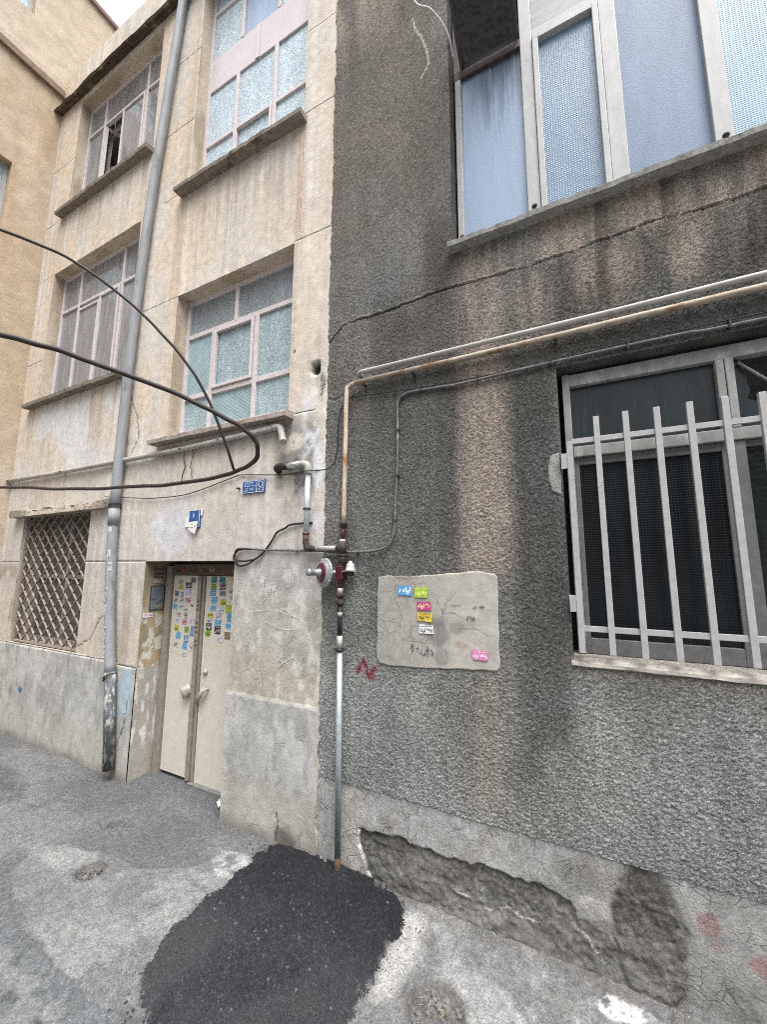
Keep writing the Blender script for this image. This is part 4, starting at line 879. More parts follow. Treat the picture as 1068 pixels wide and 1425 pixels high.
mb.box(.728, .785, F0 + .005, F1, 1.50, 2.634); mb.box(.785, 1.5, F0 + .022, F1, 1.50, 1.56); mb.box(.785, 1.5, F0 + .022, F1, 2.60, 2.633); mb.box(1.5, 1.57, F0 + .01, F1, 1.5, 2.634)
sub(mb.build('sash', M['greyframe'], None, .003), lower)
pane(lower, .018, .69, 1.585, 2.59, .115, M['blackgrid']); pane(lower, .785, 1.5, 1.56, 2.60, .115, M['blackscale']); pane(lower, 1.57, 2.2, 1.5, 2.634, .115, M['blackgrid'])
pane(lower, -.008, .70, 2.70, 3.085, .115, M['dimglass']); pane(lower, 1.57, 2.2, 2.70, 3.085, .115, M['dimglass'])
o = sub(MB().prism([(.775, 2.70), (.775, 3.085), (.80, 3.085), (.835, 3.0), (.83, 2.95), (.842, 2.91), (.825, 2.86), (.85, 2.845), (.90, 2.82), (.925, 2.79), (.905, 2.70)], .115, .119).build('pane', M['dimglass']), lower); o['label'] = 'jagged remains of a broken pane'
sub(MB().prism([(1.5, 2.70), (1.5, 3.085), (1.40, 3.085), (1.36, 2.98), (1.43, 2.86), (1.38, 2.70)], .115, .119).build('pane', M['dimglass']), lower)
sub(MB().tube(spline([(.80, .10, 3.06), (.86, .085, 2.98), (.93, .08, 2.90), (.99, .085, 2.86)], 5), .008, 8).build('stick', M['greyframe']), lower)
backing(lower, -.1, 2.25, 1.4, 3.25, .55)
n = 110; v = []; f = []                             # whitewashed mortar sill
for i in range(n + 1):
    x = -.085 + 2.34 * i / n; j = lambda s, a: (float(fbm(x * 11, s, 381, 3)) - .5) * a
    v += [(x, .16, 1.50), (x, .07, 1.497), (x, .0, 1.485 + j(1, .006)), (x, -.014 + j(2, .010), 1.468 + j(3, .008)), (x, -.014 + j(4, .008), 1.452 + j(5, .012)), (x, .01, 1.440 + j(6, .01))]
for i in range(n):
    for k in range(5): f.append((i * 6 + k, i * 6 + 6 + k, i * 6 + 7 + k, i * 6 + k + 1))
f += [tuple(range(6)), tuple(n * 6 + k for k in range(5, -1, -1))]
sub(MB().add(v, f).build('sill', simple('whitewashed_mortar', (.36, .335, .30), .9, 0, .3, 25, .5, .005, .2, (.15, .13, .11), 9, .50, (.4, 1, 1))), lower)

BOLD[0] = 0.0
# ================================================================== window grille (bolted over the lower window)
gr = thing('window_grille', 'light grey steel bar grille bolted over the lower window of the grey wall', 'grille', None, (.4, -.03, 1.525)); inv = child_of(gr)
GYy = -.03
for k in range(16):
    x = -.028 + k * .1435
    zt = 2.70 if k == 0 else 2.833
    if x > 2.2: break
    finish(MB().box(x - .0148, x + .0148, GYy - .0135, GYy + .0135, 1.524 + random.uniform(-.003, .003), zt + random.uniform(-.003, .003)).build('bar', M['grille'], None, .002), gr, inv)
for z in (2.702, 1.652):
    finish(MB().box(-.015, 2.15, GYy - .004, GYy + .012, z - .015, z + .015).build('rail', M['grille'], None, .0015), gr, inv)
for z0, z1 in ((2.545, 2.635), (1.738, 1.828)):
    mb = MB(); mb.box(-.077, -.042, GYy - .010, GYy - .004, z0, z1); mb.box(-.077, -.071, GYy - .004, .03, z0, z1)
    finish(mb.build('bracket', M['grille'], None, .0015), gr, inv)

# ================================================================== tan neighbour on the left
tanb = thing('tan_building', 'tan plastered neighbour building at right angles on the far left with a brown moulding', 'building', None, (-7, -2, 0)); inv = child_of(tanb)
holesT = [(-1.75, -.49, 6.55, 7.72), (-1.9, -.50, 10.3, 11.2)]
ys = axis(-6, 3.2, .03, [h[0] for h in holesT] + [h[1] for h in holesT]); zs = axis(-.1, 11.6, .03, [h[2] for h in holesT] + [h[3] for h in holesT])
A, Z = np.meshgrid(ys, zs, indexing='ij'); yc = (ys[1:] + ys[:-1]) / 2; zc = (zs[1:] + zs[:-1]) / 2
keep = np.ones((len(ys) - 1, len(zs) - 1), bool)
for y0, y1, z0, z1 in holesT: keep &= ~((yc[:, None] > y0) & (yc[:, None] < y1) & (zc[None] > z0) & (zc[None] < z1))
c = np.broadcast_to(np.array([.45, .365, .265]), A.shape + (3,)).copy()
c = cmix(c, (.50, .425, .33), ss(.4, .65, fbm(A * 1.2, Z * .8, 401)) * .8); c = cmix(c, (.42, .29, .18), ss(.52, .75, fbm(A * 9, Z * .8, 403)) * .45)
c = cmix(c, (.34, .25, .17), ss(-.35, -.02, A) * ss(9.3, 8.2, Z) * .4 * fbm(A * 8, Z * 2, 405) * 1.3); c = cmix(c, (.54, .475, .385), ss(9.4, 9.6, Z) * .5)
c = cmix(c, (.50, .44, .36), ss(4.5, 2.5, Z) * .6)
g = GM(); g.grid(np.stack([-7.0 + (fbm(A * 3, Z * 3, 407) - .5) * .015, A, Z], -1), c, keep)
for y0, y1, z0, z1 in holesT:
    for (ya, za, yb, zb) in ((y0, z0, y0, z1), (y1, z0, y1, z1), (y0, z0, y1, z0), (y0, z1, y1, z1)):
        P = np.array([[[-7.0, ya, za], [-7.16, ya, za]], [[-7.0, yb, zb], [-7.16, yb, zb]]]); g.grid(P, np.array([.45, .34, .22]))
finish(g.build('wall', M['tanwall']), tanb, inv)
mb = MB(); mb.box(-7.02, -6.94, -6, -.02, 9.36, 9.42); mb.box(-7.02, -6.965, -6, -.02, 9.42, 9.50); finish(mb.build('moulding', simple('brown_moulding', (.20, .14, .095), .85, 0, .3, 12, .3, .004), None, .006), tanb, inv)
finish(MB().box(-7.03, -6.95, -6, 3.2, 11.58, 11.66).build('coping', simple('coping_stone', (.18, .12, .11), .8), None, .006), tanb, inv)
finish(MB().box(-9, -7.2, -6, 3.2, -.1, 11.6).build('rear_wall', simple('plain_tan_wall', (.5, .38, .25), .9)), tanb, inv)
for y0, y1, z0, z1 in holesT:
    mb = MB(); w_ = .05
    mb.box(-7.15, -7.10, y0, y0 + w_, z0, z1); mb.box(-7.15, -7.10, y1 - w_, y1, z0, z1); mb.box(-7.149, -7.101, y0 + w_, y1 - w_, z0, z0 + w_); mb.box(-7.149, -7.101, y0 + w_, y1 - w_, z1 - w_, z1)
    mb.box(-7.148, -7.102, y0 + w_, y1 - w_, z1 - .40, z1 - .35); mb.box(-7.147, -7.103, (y0 + y1) / 2 - .025, (y0 + y1) / 2 + .025, z0 + w_, z1 - w_)
    w = finish(mb.build('window', M['whiteframe'], None, .003), tanb, inv)
    o = MB().box(-7.135, -7.13, y0 + w_, y1 - w_, z0 + w_, z1 - w_).build('pane', M['icehi']); sub(o, w)

# ================================================================== downpipe
dp = thing('downpipe', 'tall grey plastic downpipe with torn stickers, wired to the beige wall', 'pipe', None, (-4.08, -.075, .08)); inv = child_of(dp)
dy = -.078
up = spline([(-4.395, dy, 2.56), (-4.385, dy, 4.25), (-4.30, dy, 5.93), (-4.15, dy, 7.5), (-3.99, dy, 9.1)], 8)
mid = spline([(-4.19, dy, .94), (-4.29, dy, 1.46), (-4.365, dy, 2.05), (-4.395, dy, 2.58)], 6)
low = [(-4.075, dy, .10), (-4.13, dy, .52), (-4.19, dy, .96)]
finish(MB().tube(up, .049, 24).build('pipe_length', M['downpipe']), dp, inv)
finish(MB().tube(mid, .047, 24).tube([mid[-3], mid[-1]], .053, 24).build('pipe_length', M['downpipe']), dp, inv)
finish(MB().tube(low, .050, 24).build('pipe_length', M['downpipelow']), dp, inv)['label'] = 'scuffed lowest length of the pipe'
def ring(cx, cy, cz, r, wr, tilt, turns=2):
    mb = MB()
    for t in range(turns):
        pts = [(cx + r * math.cos(k / 24 * 6.2832), cy + r * math.sin(k / 24 * 6.2832), cz + t * .022 + tilt * math.cos(k / 24 * 6.2832)) for k in range(25)]
        mb.tube(pts, wr, 6)
    return mb
finish(ring(-4.195, dy, .90, .053, .006, .03).build('wire_tie', M['black']), dp, inv)
finish(ring(-4.393, dy, 2.60, .056, .005, .01).build('wire_tie', M['black']), dp, inv)
for k, (x, z, h_, sh) in enumerate(((-4.385, 2.36, .05, 0), (-4.37, 2.10, .10, 1), (-4.355, 1.96, .12, 1), (-4.335, 1.70, .14, 1), (-4.31, 1.55, .10, 1), (-4.28, 1.33, .12, 1), (-4.26, 1.15, .11, 1))):
    mb = MB(); aa0 = random.uniform(-.2, .5); ws_ = random.uniform(.5, .95)
    for i in range(7):
        t = aa0 + ws_ * i / 6
        for zz in (z - h_ / 2 + random.uniform(-.006, .006), z + h_ / 2 + random.uniform(-.006, .006)): mb.v.append((x +   .0485 * math.sin(t), dy -   .0485 * math.cos(t), zz))
    mb.f = [(2 * i, 2 * i + 2, 2 * i + 3, 2 * i + 1) for i in range(6)]; mb.mi = [0] * 6; mb.sm = [True] * 6
    if sh:
        def wrap(pnt, x=x, aa0=aa0, ws_=ws_):
            t = aa0 + ws_ * pnt[0]; return (x + .0497 * math.sin(t), dy - .0497 * math.cos(t), pnt[2])
        put_text(mb, random.choice(nums), .1, .9, z - h_ * .05, z + h_ * .38, 0, 1, 0, wrap); put_text(mb, random.choice(words), .1, .9, z - h_ * .38, z - h_ * .12, 0, 1, 0, wrap)
    finish(mb.build('torn_sticker', [flat((.50, .50, .50)), flat(INK)]), dp, inv)

# ================================================================== white waste pipe along the wall
wp = thing('waste_pipe', 'thin off white waste pipe running along the beige wall under two windows', 'pipe', None, (-2.14, -.06, 3.0)); inv = child_of(wp)
finish(MB().tube([(-7.0, -.05, 3.13), (-5.8, -.05, 3.115), (-4.6, -.05, 3.11), (-3.4, -.055, 3.105), (-2.25, -.06, 3.135)], .026, 14).build('pipe_length', M['whitepipe']), wp, inv)
finish(MB().tube(spline([(-2.26, -.06, 3.135), (-2.19, -.062, 3.13), (-2.165, -.065, 3.07), (-2.15, -.07, 3.02), (-2.125, -.085, 2.985)], 5), .0285, 16).build('elbow', M['whitepipe']), wp, inv)
for x, z in ((-6.95, 3.13), (-5.6, 3.113), (-3.42, 3.105), (-2.9, 3.118)):
    finish(ring(x, -.05, z, .034, .004, 0, 1).build('pipe_clip', M['darkrust']), wp, inv)
finish(MB().tube(spline([(-3.42, -.03, 3.09), (-3.425, -.02, 3.0), (-3.40, -.02, 2.94), (-3.43, -.02, 2.86), (-3.435, -.02, 2.78)], 4), .0035, 6).build('loose_wire', M['darkrust']), wp, inv)

# ================================================================== gas pipe with regulator
gp = thing('gas_pipe', 'rusty cream gas pipe with red and silver regulator rising from the asphalt', 'gas pipe', None, (-1.55, -.06, 0)); inv = child_of(gp)
gx, gy = -1.556, -.06
add = lambda mb, name, mat, bev=0: finish(mb.build(name, M[mat] if isinstance(mat, str) else mat, None, bev), gp, inv)
add(MB().tube([(-1.549, gy, .085), (-1.560, gy, 1.40)], .021, 18), 'riser', 'galv')
add(MB().tube([(-1.546, gy, -.05), (-1.549, gy, .10)], .0218, 18), 'riser_foot', simple('rusted_steel', (.075, .042, .027), .8, .2, .4, 30, .4, .002))
add(MB().lathe((-1.561, gy, 1.395), (0, 0, 1), [(0, .02), (.001, .029), (.016, .029), (.018, .02)]), 'collar', 'black')
add(MB().tube([(-1.562, gy, 1.41), (-1.564, gy, 1.50)], .0205, 16), 'pipe_sleeve', 'whitepipe')
add(MB().tube([(-1.564, gy, 1.49), (-1.566, gy, 1.715)], .0165, 16), 'dark_pipe', 'black')
add(MB().tube([(-1.5655, gy, 1.632), (-1.566, gy, 1.66)], .0185, 16), 'paint_ring', 'whitepipe')
mb = MB().lathe((-1.566, gy, 1.71), (0, 0, 1), [(0, .02), (.012, .032), (.03, .028), (.04, .020), (.055, .020), (.062, .034), (.075, .034), (.085, .02)], 8)
mb.tube([(-1.566, gy - .01, 1.74), (-1.566, gy - .055, 1.742)], .012, 10); mb.box(-1.60, -1.532, gy - .066, gy - .055, 1.732, 1.75)
add(mb, 'valve', 'darkrust', .001)
add(MB().tube([(-1.565, gy, 1.79), (-1.565, gy, 1.83)], .0205, 16), 'paint_ring', 'whitepipe')
add(MB().tube([(-1.565, gy, 1.82), (-1.563, gy, 1.89)], .018, 16), 'nipple', 'maroon')
mb = MB(); mb.box(-1.592, -1.532, gy - .032, gy + .03, 1.885, 1.985); mb.tube([(-1.562, gy, 1.865), (-1.562, gy, 2.0)], .027, 14)
body = add(mb, 'regulator_body', 'maroon', .006)
ax = Vector((-.42, -.905, .02)).normalized(); c0 = Vector((-1.655, gy + .005, 1.937))
mb = MB().tube([(-1.58, gy, 1.937), tuple(c0 + ax * .02)], .02, 12).lathe(c0 - ax * .015, ax, [(0, .022), (.045, .022), (.05, .05), (.058, .098), (.060, .106), (.072, .106), (.074, .096), (.082, .088), (.098, .070), (.108, .045), (.112, .03)], 36)
disc = mb.build('diaphragm_case', M['regsilver']); _m = [q for q in range(len(disc.data.polygons)) if disc.data.polygons[q].center.length >= 0 and (disc.data.polygons[q].center - (c0 + ax * .08)).dot(ax) > -.002 and (disc.data.polygons[q].center - c0 - ax * ax.dot(disc.data.polygons[q].center - c0)).z < .092]; disc.data.materials.append(M['maroonlid']); [setattr(disc.data.polygons[q], 'material_index', 1) for q in _m]; disc.parent = body
mb = MB()
for k in range(10):
    a_ = k / 10 * 6.2832; s1 = ax.cross(Vector((0, 0, 1))).normalized(); s2 = ax.cross(s1)
    pp = c0 + ax * .046 + (s1 * math.cos(a_) + s2 * math.sin(a_)) * .097; mb.lathe(pp, ax, [(0, .006), (.018, .006), (.019, .003)], 6)
mb.build('bolts', M['handle']).parent = body
mb = MB().lathe(c0 + ax * .09, ax, [(0, .034), (.012, .032), (.016, .024), (.075, .022), (.077, .026), (.10, .026), (.102, .02), (.102, .012), (.085, .011)], 20)
mb.build('spring_tower', M['regsilver']).parent = body
add(MB().tube([(gx, gy, 1.99), (gx + .002, gy, 2.09)], .025, 14).lathe((gx, gy, 2.055), (0, 0, 1), [(0, .024), (.002, .031), (.016, .031), (.018, .024)], 8), 'coupling', 'darkrust')
add(MB().tube([(gx, gy, 2.075), (gx + .002, gy, 2.16)], .030, 14).tube([(gx, gy, 2.115), (gx - .045, gy, 2.115)], .026, 14), 'tee', 'darkrust')
add(MB().tube([(gx + .002, gy, 2.155), (gx + .003, gy, 2.178)], .024, 14), 'paint_ring', 'whitepipe')
add(MB().tube([(gx + .003, gy, 2.17), (gx + .006, gy, 2.27)], .0155, 14), 'nipple', 'maroon')
add(MB().lathe((gx + .006, gy, 2.262), (0, 0, 1), [(0, .018), (.003, .026), (.02, .026), (.022, .031), (.045, .031), (.047, .022), (.055, .022)], 8), 'union', 'darkrust')
add(MB().tube(spline([(gx + .008, gy, 2.30), (gx + .012, gy, 2.8), (gx + .014, gy, 3.28), (gx + .03, gy + .005, 3.345), (gx + .09, gy + .01, 3.372)], 8), .0175, 14), 'riser', 'rust')
add(MB().tube([(-1.475, gy + .01, 3.37), (-.6, gy + .012, 3.366), (.3, gy + .01, 3.368), (3.1, gy + .01, 3.370)], .0185, 14), 'horizontal_pipe', 'rusth')
for x in (-1.40, -1.0, -.07, .95):
    mb = MB(); mb.box(x - .006, x + .006, -.08, .004, 3.335, 3.347); mb.box(x - .006, x + .006, -.012, .004, 3.29, 3.336); add(mb, 'pipe_hook', 'darkrust')
# left branch going into the beige wall
add(MB().tube([(gx - .03, gy, 2.115), (-1.80, gy, 2.117)], .0185, 14), 'branch', 'whitepipe')
add(MB().tube([(-1.79, gy, 2.117), (-1.84, gy, 2.118)], .020, 14), 'rusty_end', 'darkrust')
add(MB().tube(spline([(-1.83, gy, 2.118), (-1.872, gy, 2.122), (-1.885, gy, 2.17)], 6), .0245, 14), 'elbow', 'darkrust')
add(MB().tube([(-1.886, gy, 2.155), (-1.887, gy, 2.235)], .0235, 12).tube([(-1.887, gy, 2.225), (-1.887, gy, 2.24)], .028, 10), 'nipple', simple('rusty_nipple', (.12, .075, .055), .7, .2, .4, 30, .4, .002))
add(MB().tube([(-1.887, gy, 2.23), (-1.884, gy, 2.72)], .021, 16), 'branch', simple('pale_blue_grey_pipe', (.50, .535, .54), .45, .15, .15, 20, .1, .001, .4, (.38, .36, .33), 12, .62))
add(MB().lathe((-1.885, gy, 2.415), (0, 0, 1), [(0, .021), (.002, .031), (.014, .031), (.016, .021)], 14), 'collar', 'darkrust')
add(MB().tube(spline([(-1.884, gy, 2.70), (-1.883, gy - .002, 2.745), (-1.90, gy - .004, 2.775), (-1.95, gy - .004, 2.785)], 6), .030, 16), 'elbow', 'whitepipe')
add(MB().tube([(-1.93, gy - .004, 2.785), (-2.15, gy - .002, 2.79)], .026, 16), 'branch', simple('bright_steel_pipe', (.52, .56, .58), .25, .8, .2, 12, .1, .001, .5, (.05, .05, .05), 9, .6))
add(MB().tube(spline([(-2.10, gy - .002, 2.788), (-2.18, gy, 2.788), (-2.215, gy + .02, 2.78), (-2.225, .02, 2.77)], 5), .031, 14), 'wall_end', 'black')
add(MB().tube([(-1.95, gy + .03, 2.745), (-2.10, gy + .03, 2.75)], .018, 12), 'lower_stub', 'whitepipe')
# vent cap beside the regulator
mb = MB(); mb.box(-1.535, -1.44, gy - .03, gy + .02, 1.945, 1.952); add(mb, 'bracket', 'handle')
add(MB().lathe((-1.478, gy - .01, 1.952), (0, 0, 1), [(0, .040), (.006, .041), (.008, .033), (.03, .030), (.05, .024), (.056, .014), (.068, .013), (.070, .008)], 20), 'vent_cap', simple('white_plastic_cap', (.36, .39, .40), .4, 0, .08))
add(MB().lathe((-1.478, gy - .01, 1.915), (0, 0, 1), [(0, .012), (.005, .024), (.03, .024)], 14), 'vent_stem', 'black')
# slender white pipe above the gas pipe
tag(finish(MB().tube(spline([(-1.445, .0, 3.44), (-1.45, -.035, 3.442), (-1.42, -.05, 3.446), (-1.38, -.05, 3.446)], 4) + [Vector((-.6, -.05, 3.44)), Vector((.3, -.05, 3.433)), Vector((3.1, -.05, 3.44))], .0165, 14).build('conduit_pipe', M['whitepipe']), None, Matrix.Identity(4)),
    'slender cream white pipe running straight above the rusty horizontal gas pipe', 'pipe')

# ================================================================== cables
def cable(name, pts, r, mat, label, n=10, seg=8, cat='cable', group=None):
    q = spline(pts, n); k = .35 * r
    q = [p_ + Vector(((vn(i * .31, 1.0, 601) - .5) * 2 * k, (vn(i * .27, 2.0, 602) - .5) * 2 * k, (vn(i * .33, 3.0, 603) - .5) * 2.4 * k)) for i, p_ in enumerate(q)]
    return tag(MB().tube(q, r, seg).build(name, M[mat]), label, cat, group)
cable('overhead_cable', [(-6.98, -5.6, 4.3), (-5.2, -4.4, 3.75), (-3.4, -2.9, 3.32), (-2.763, -1.815, 3.184), (-2.699, -1.672, 3.190), (-2.532, -1.416, 3.168), (-2.213, -1.010, 3.051), (-1.985, -.765, 2.912), (-1.907, -.655, 2.838), (-1.905, -.585, 2.759), (-1.976, -.545, 2.690), (-2.192, -.495, 2.656), (-2.597, -.462, 2.639), (-3.341, -.440, 2.659), (-4.468, -.452, 2.736), (-5.886, -.505, 2.866), (-6.99, -.529, 2.981)], .0155, 'cable',
      'thick black cable swinging in from the left and looping back towards the wall')
cable('overhead_cable', [(-6.98, -5.0, 4.6), (-5.2, -3.7, 4.25), (-3.9, -2.6, 4.06), (-3.139, -1.792, 3.995), (-3.047, -1.633, 3.997), (-2.779, -1.370, 3.894), (-2.568, -1.121, 3.701), (-2.416, -.956, 3.496), (-2.300, -.808, 3.282), (-2.226, -.672, 3.010), (-2.200, -.565, 2.777), (-2.215, -.492, 2.662)], .0095, 'cable',
      'thinner black cable arching down and tied to the looped thick cable')
cable('phone_wire', [(-1.50, -.02, 3.29), (-1.57, -.02, 3.25), (-1.625, -.02, 3.17), (-1.64, -.022, 3.03), (-1.645, -.022, 2.85), (-1.70, -.03, 2.735), (-1.9, -.10, 2.715), (-2.1, -.05, 2.72), (-2.26, -.035, 2.735), (-2.63, -.025, 2.775), (-2.72, -.03, 2.765), (-3.27, -.03, 2.665), (-3.7, -.03, 2.655), (-4.05, -.03, 2.675), (-4.68, -.03, 2.74)], .0045, 'black',
      'thin dark wire strung along the beige wall above the blue street sign')
cable('phone_wire', [(-1.50, -.02, 3.275), (-1.1, -.02, 3.245), (-.67, -.022, 3.225), (-.2, -.022, 3.225), (.4, -.022, 3.248), (.9, -.022, 3.245), (3.1, -.022, 3.25)], .0035, 'black',
      'thin black wire clipped along the grey wall just above the barred window')
tag(MB().tube(spline([(3.1, -.02, 3.235), (.9, -.018, 3.216), (.55, -.018, 3.226), (.03, -.018, 3.222), (-.39, -.02, 3.212), (-.68, -.02, 3.203), (-.98, -.02, 3.218), (-1.09, -.02, 3.205), (-1.13, -.02, 3.14), (-1.130, -.02, 2.9), (-1.135, -.02, 2.67), (-1.15, -.02, 2.4), (-1.158, -.02, 2.25), (-1.195, -.022, 2.135), (-1.32, -.026, 2.092), (-1.57, -.03, 2.088), (-1.8, -.03, 2.10), (-2.24, -.03, 2.112), (-2.57, -.03, 2.125), (-2.66, -.03, 2.085), (-2.675, -.03, 2.04)], 8), .0095, 8).build('house_cable', M['greycable']),
    'grey cable dropping down the roughcast and running left to the door corner', 'cable')
mb = MB()
for x, z in ((-1.131, 2.95), (-1.136, 2.62), (-1.158, 2.30), (-1.45, 2.09), (-2.0, 2.106)): mb.box(x - .014, x + .014, -.034, .0, z - .005, z + .005)
for x in (-.95, -.55, -.1, .3, .75): mb.box(x - .004, x + .004, -.034, .0, 3.20, 3.25)
mb.build('cable_clip', M['darkrust'], bpy.data.objects['house_cable'])
tag(MB().tube(spline([(-2.655, -.03, 2.02), (-2.59, -.035, 1.985), (-2.50, -.035, 2.0), (-2.40, -.035, 2.05), (-2.33, -.03, 2.10), (-2.25, -.03, 2.19), (-2.20, -.03, 2.255), (-2.12, -.03, 2.285), (-2.07, -.03, 2.31), (-1.95, -.025, 2.318), (-1.86, -.02, 2.318)], 8), .0085, 8)
    .tube(spline([(-2.66, -.028, 2.045), (-2.60, -.045, 2.03), (-2.52, -.04, 2.025), (-2.42, -.04, 2.04)], 6), .008, 8)
    .tube(spline([(-2.665, -.028, 2.06), (-2.62, -.05, 2.12), (-2.55, -.04, 2.13), (-2.44, -.035, 2.12)], 6), .007, 8)
    .build('taped_cable', M['cable']), 'black taped cable bundle zigzagging from the door corner up to the elbow pipe', 'cable')
tag(MB().tube(spline([(-1.08, .02, 7.6), (-1.05, -.06, 6.9), (-.93, -.10, 6.45), (-.80, -.10, 6.28), (-.70, -.03, 6.10), (-.68, .06, 5.95)], 8), .006, 8).build('loose_cord', simple('pale_cord', (.52, .51, .49), .7)), 'pale loose cord dangling beside the sooty top corner of the big upper window', 'cord')

# ================================================================== signs
sg = thing('street_sign', 'small blue and white enamel street name sign on the beige wall beside the elbow pipe', 'sign', None, (-2.49, -.02, 2.66)); inv = child_of(sg)
x0, x1, z0, z1 = -2.615, -2.362, 2.603, 2.713; y = -.030
finish(MB().box(x0, x1, y, -.014, z0, z1).build('sign_plate', M['signblue'], None, .002), sg, inv)
mb = MB(); t = .0035; xs_ = x0 + .165
for a, b, c_, d in ((x0 + .004, x1 - .004, z0 + .004, z0 + .004 + t), (x0 + .004, x1 - .004, z1 - .004 - t, z1 - .004), (x0 + .004, x0 + .004 + t, z0 + .0076, z1 - .0076), (x1 - .004 - t, x1 - .004, z0 + .0076, z1 - .0076), (xs_, xs_ + t, z0 + .0076, z1 - .0076), (x0 + .02, xs_ - .012, z0 + .060, z0 + .0630), (xs_ + .014, x1 - .012, z0 + .034, z0 + .037)):
    mb.box(a, b, y - .002, y + .001, c_, d)
put_text(mb, '۲۱۲۳', x0 + .028, x0 + .135, z0 + .070, z0 + .098, y - .0021, 0); put_text(mb, 'کوچه', x0 + .085, x0 + .145, z0 + .020, z0 + .052, y - .0021, 0); put_text(mb, 'دی', x0 + .03, x0 + .07, z0 + .014, z0 + .05, y - .0021, 0)
put_text(mb, 'منطقه', xs_ + .018, x1 - .016, z0 + .014, z0 + .028, y - .0021, 0)
cx, cz = (xs_ + x1) / 2 + .002, z0 + .072
for k in range(26):                                    # round municipal emblem
    a0, a1 = k / 26 * 6.2832, (k + 1) / 26 * 6.2832
    mb.add([(cx + r * math.cos(q), y - .002, cz + r * math.sin(q)) for r, q in ((.027, a0), (.027, a1), (.022, a1), (.022, a0))], [(0, 1, 2, 3)])
mb.stroke(spl2([(cx - .014, cz - .010), (cx - .002, cz + .012), (cx + .006, cz + .002), (cx + .016, cz + .010)], 5), .006, y - .0022); mb.stroke(spl2([(cx - .016, cz - .012), (cx, cz - .018), (cx + .015, cz - .010)], 5), .006, y - .0022)
finish(mb.build('lettering', M['signwhite']), sg, inv)
finish(MB().tube([(-2.66, BW, 2.655), (-2.655, -.05, 2.655), (-2.625, -.05, 2.65)], .008, 8).build('bracket', M['black']), sg, inv)
sg = thing('house_number_plate', 'blue house number plate with torn white papers stuck on it above the door', 'sign', None, (-3.21, -.02, 2.4)); inv = child_of(sg)
finish(MB().box(-3.275, -3.130, -.032, -.014, 2.335, 2.50).build('number_plate', M['signblue'], None, .002), sg, inv)
mb = MB()
for a, b, c_, d in ((-3.273, -3.132, 2.494, 2.499), (-3.2745, -3.2705, 2.34, 2.494), (-3.1345, -3.1305, 2.34, 2.494)): mb.box(a, b, -.034, -.031, c_, d)
put_text(mb, '۱', -3.217, -3.207, 2.425, 2.475, -.0341, 0); mb.add([(-3.205, -.0341, 2.445), (-3.193, -.0341, 2.443), (-3.193, -.0341, 2.455), (-3.204, -.0341, 2.457)], [(0, 1, 2, 3)])
finish(mb.build('lettering', M['signwhite']), sg, inv)
for poly, yy, ti in (([(-3.275, 2.385), (-3.14, 2.395), (-3.15, 2.345), (-3.20, 2.350), (-3.245, 2.338), (-3.27, 2.345)], -.040, 'paper_scrap'), ([(-3.25, 2.375), (-3.175, 2.378), (-3.18, 2.340), (-3.245, 2.336)], -.045, 'paper_scrap'), ([(-3.275, 2.335), (-3.255, 2.325), (-3.235, 2.30), (-3.17, 2.275), (-3.14, 2.345), (-3.20, 2.338)], -.042, 'paper_scrap'),
                     ([(-3.32, 2.45), (-3.282, 2.455), (-3.285, 2.345), (-3.335, 2.345)], -.024, 'paper_scrap'), ([(-3.127, 2.51), (-3.10, 2.515), (-3.105, 2.45), (-3.128, 2.44)], -.024, 'paper_scrap'), ([(-3.22, 2.50), (-3.19, 2.50), (-3.20, 2.525)], -.024, 'paper_scrap')):
    finish(MB().prism(poly, yy, yy + .002).build(ti, M['paper']), sg, inv)
mb = MB(); mb.stroke([(-3.225, 2.362), (-3.195, 2.364)], .012, -.0455); finish(mb.build('green_print', flat((.42, .58, .22))), sg, inv)
# notice plate on the door's left reveal (faces +X)
nt = thing('notice_plate', 'grey metal notice plate fixed to the left reveal beside the door', 'notice', None, (-3.885, .13, 1.65)); inv = child_of(nt)
mb = MB(); mb.box(-3.889, -3.881, .055, .205, 1.545, 1.785); finish(mb.build('plate', M['plaque'], None, .002), nt, inv)
mb = MB()
for a, b, c_, d in ((.055, .061, 1.545, 1.785), (.199, .205, 1.545, 1.785), (.061, .199, 1.545, 1.552), (.061, .199, 1.778, 1.785)): mb.box(-3.8805, -3.878, a, b, c_, d)
finish(mb.build('plate_rim', M['black']), nt, inv)
mb = MB(); t3 = lambda p_: (-3.8795, p_[0], p_[2])
put_text(mb, 'تخلیه چاه', .08, .18, 1.73, 1.75, 0, 0, 0, t3); put_text(mb, 'لوله بازکنی', .075, .185, 1.705, 1.722, 0, 0, 0, t3)
put_text(mb, 'فنی', .12, .19, 1.60, 1.665, 0, 1, 0, t3); put_text(mb, '۷۷۵', .12, .18, 1.57, 1.592, 0, 2, 0, t3); put_text(mb, 'لوله', .07, .12, 1.64, 1.668, 0, 1, 0, t3)
finish(mb.build('lettering', [flat((.10, .13, .17)), flat(INK), flat((.55, .50, .06))]), nt, inv)
def reveal_sticker(y, z, w_, h_, bg, fg, t):
    mb = MB(); mb.box(-3.8895, -3.886, y - w_ / 2, y + w_ / 2, z - h_ / 2, z + h_ / 2); put_text(mb, t, y - w_ * .42, y + w_ * .42, z - h_ * .36, z + h_ * .36, 0, 1, 0, lambda p_: (-3.8855, p_[0], p_[2]))
    finish(mb.build('sticker', [flat(bg), flat(fg)]), beige, BIN)
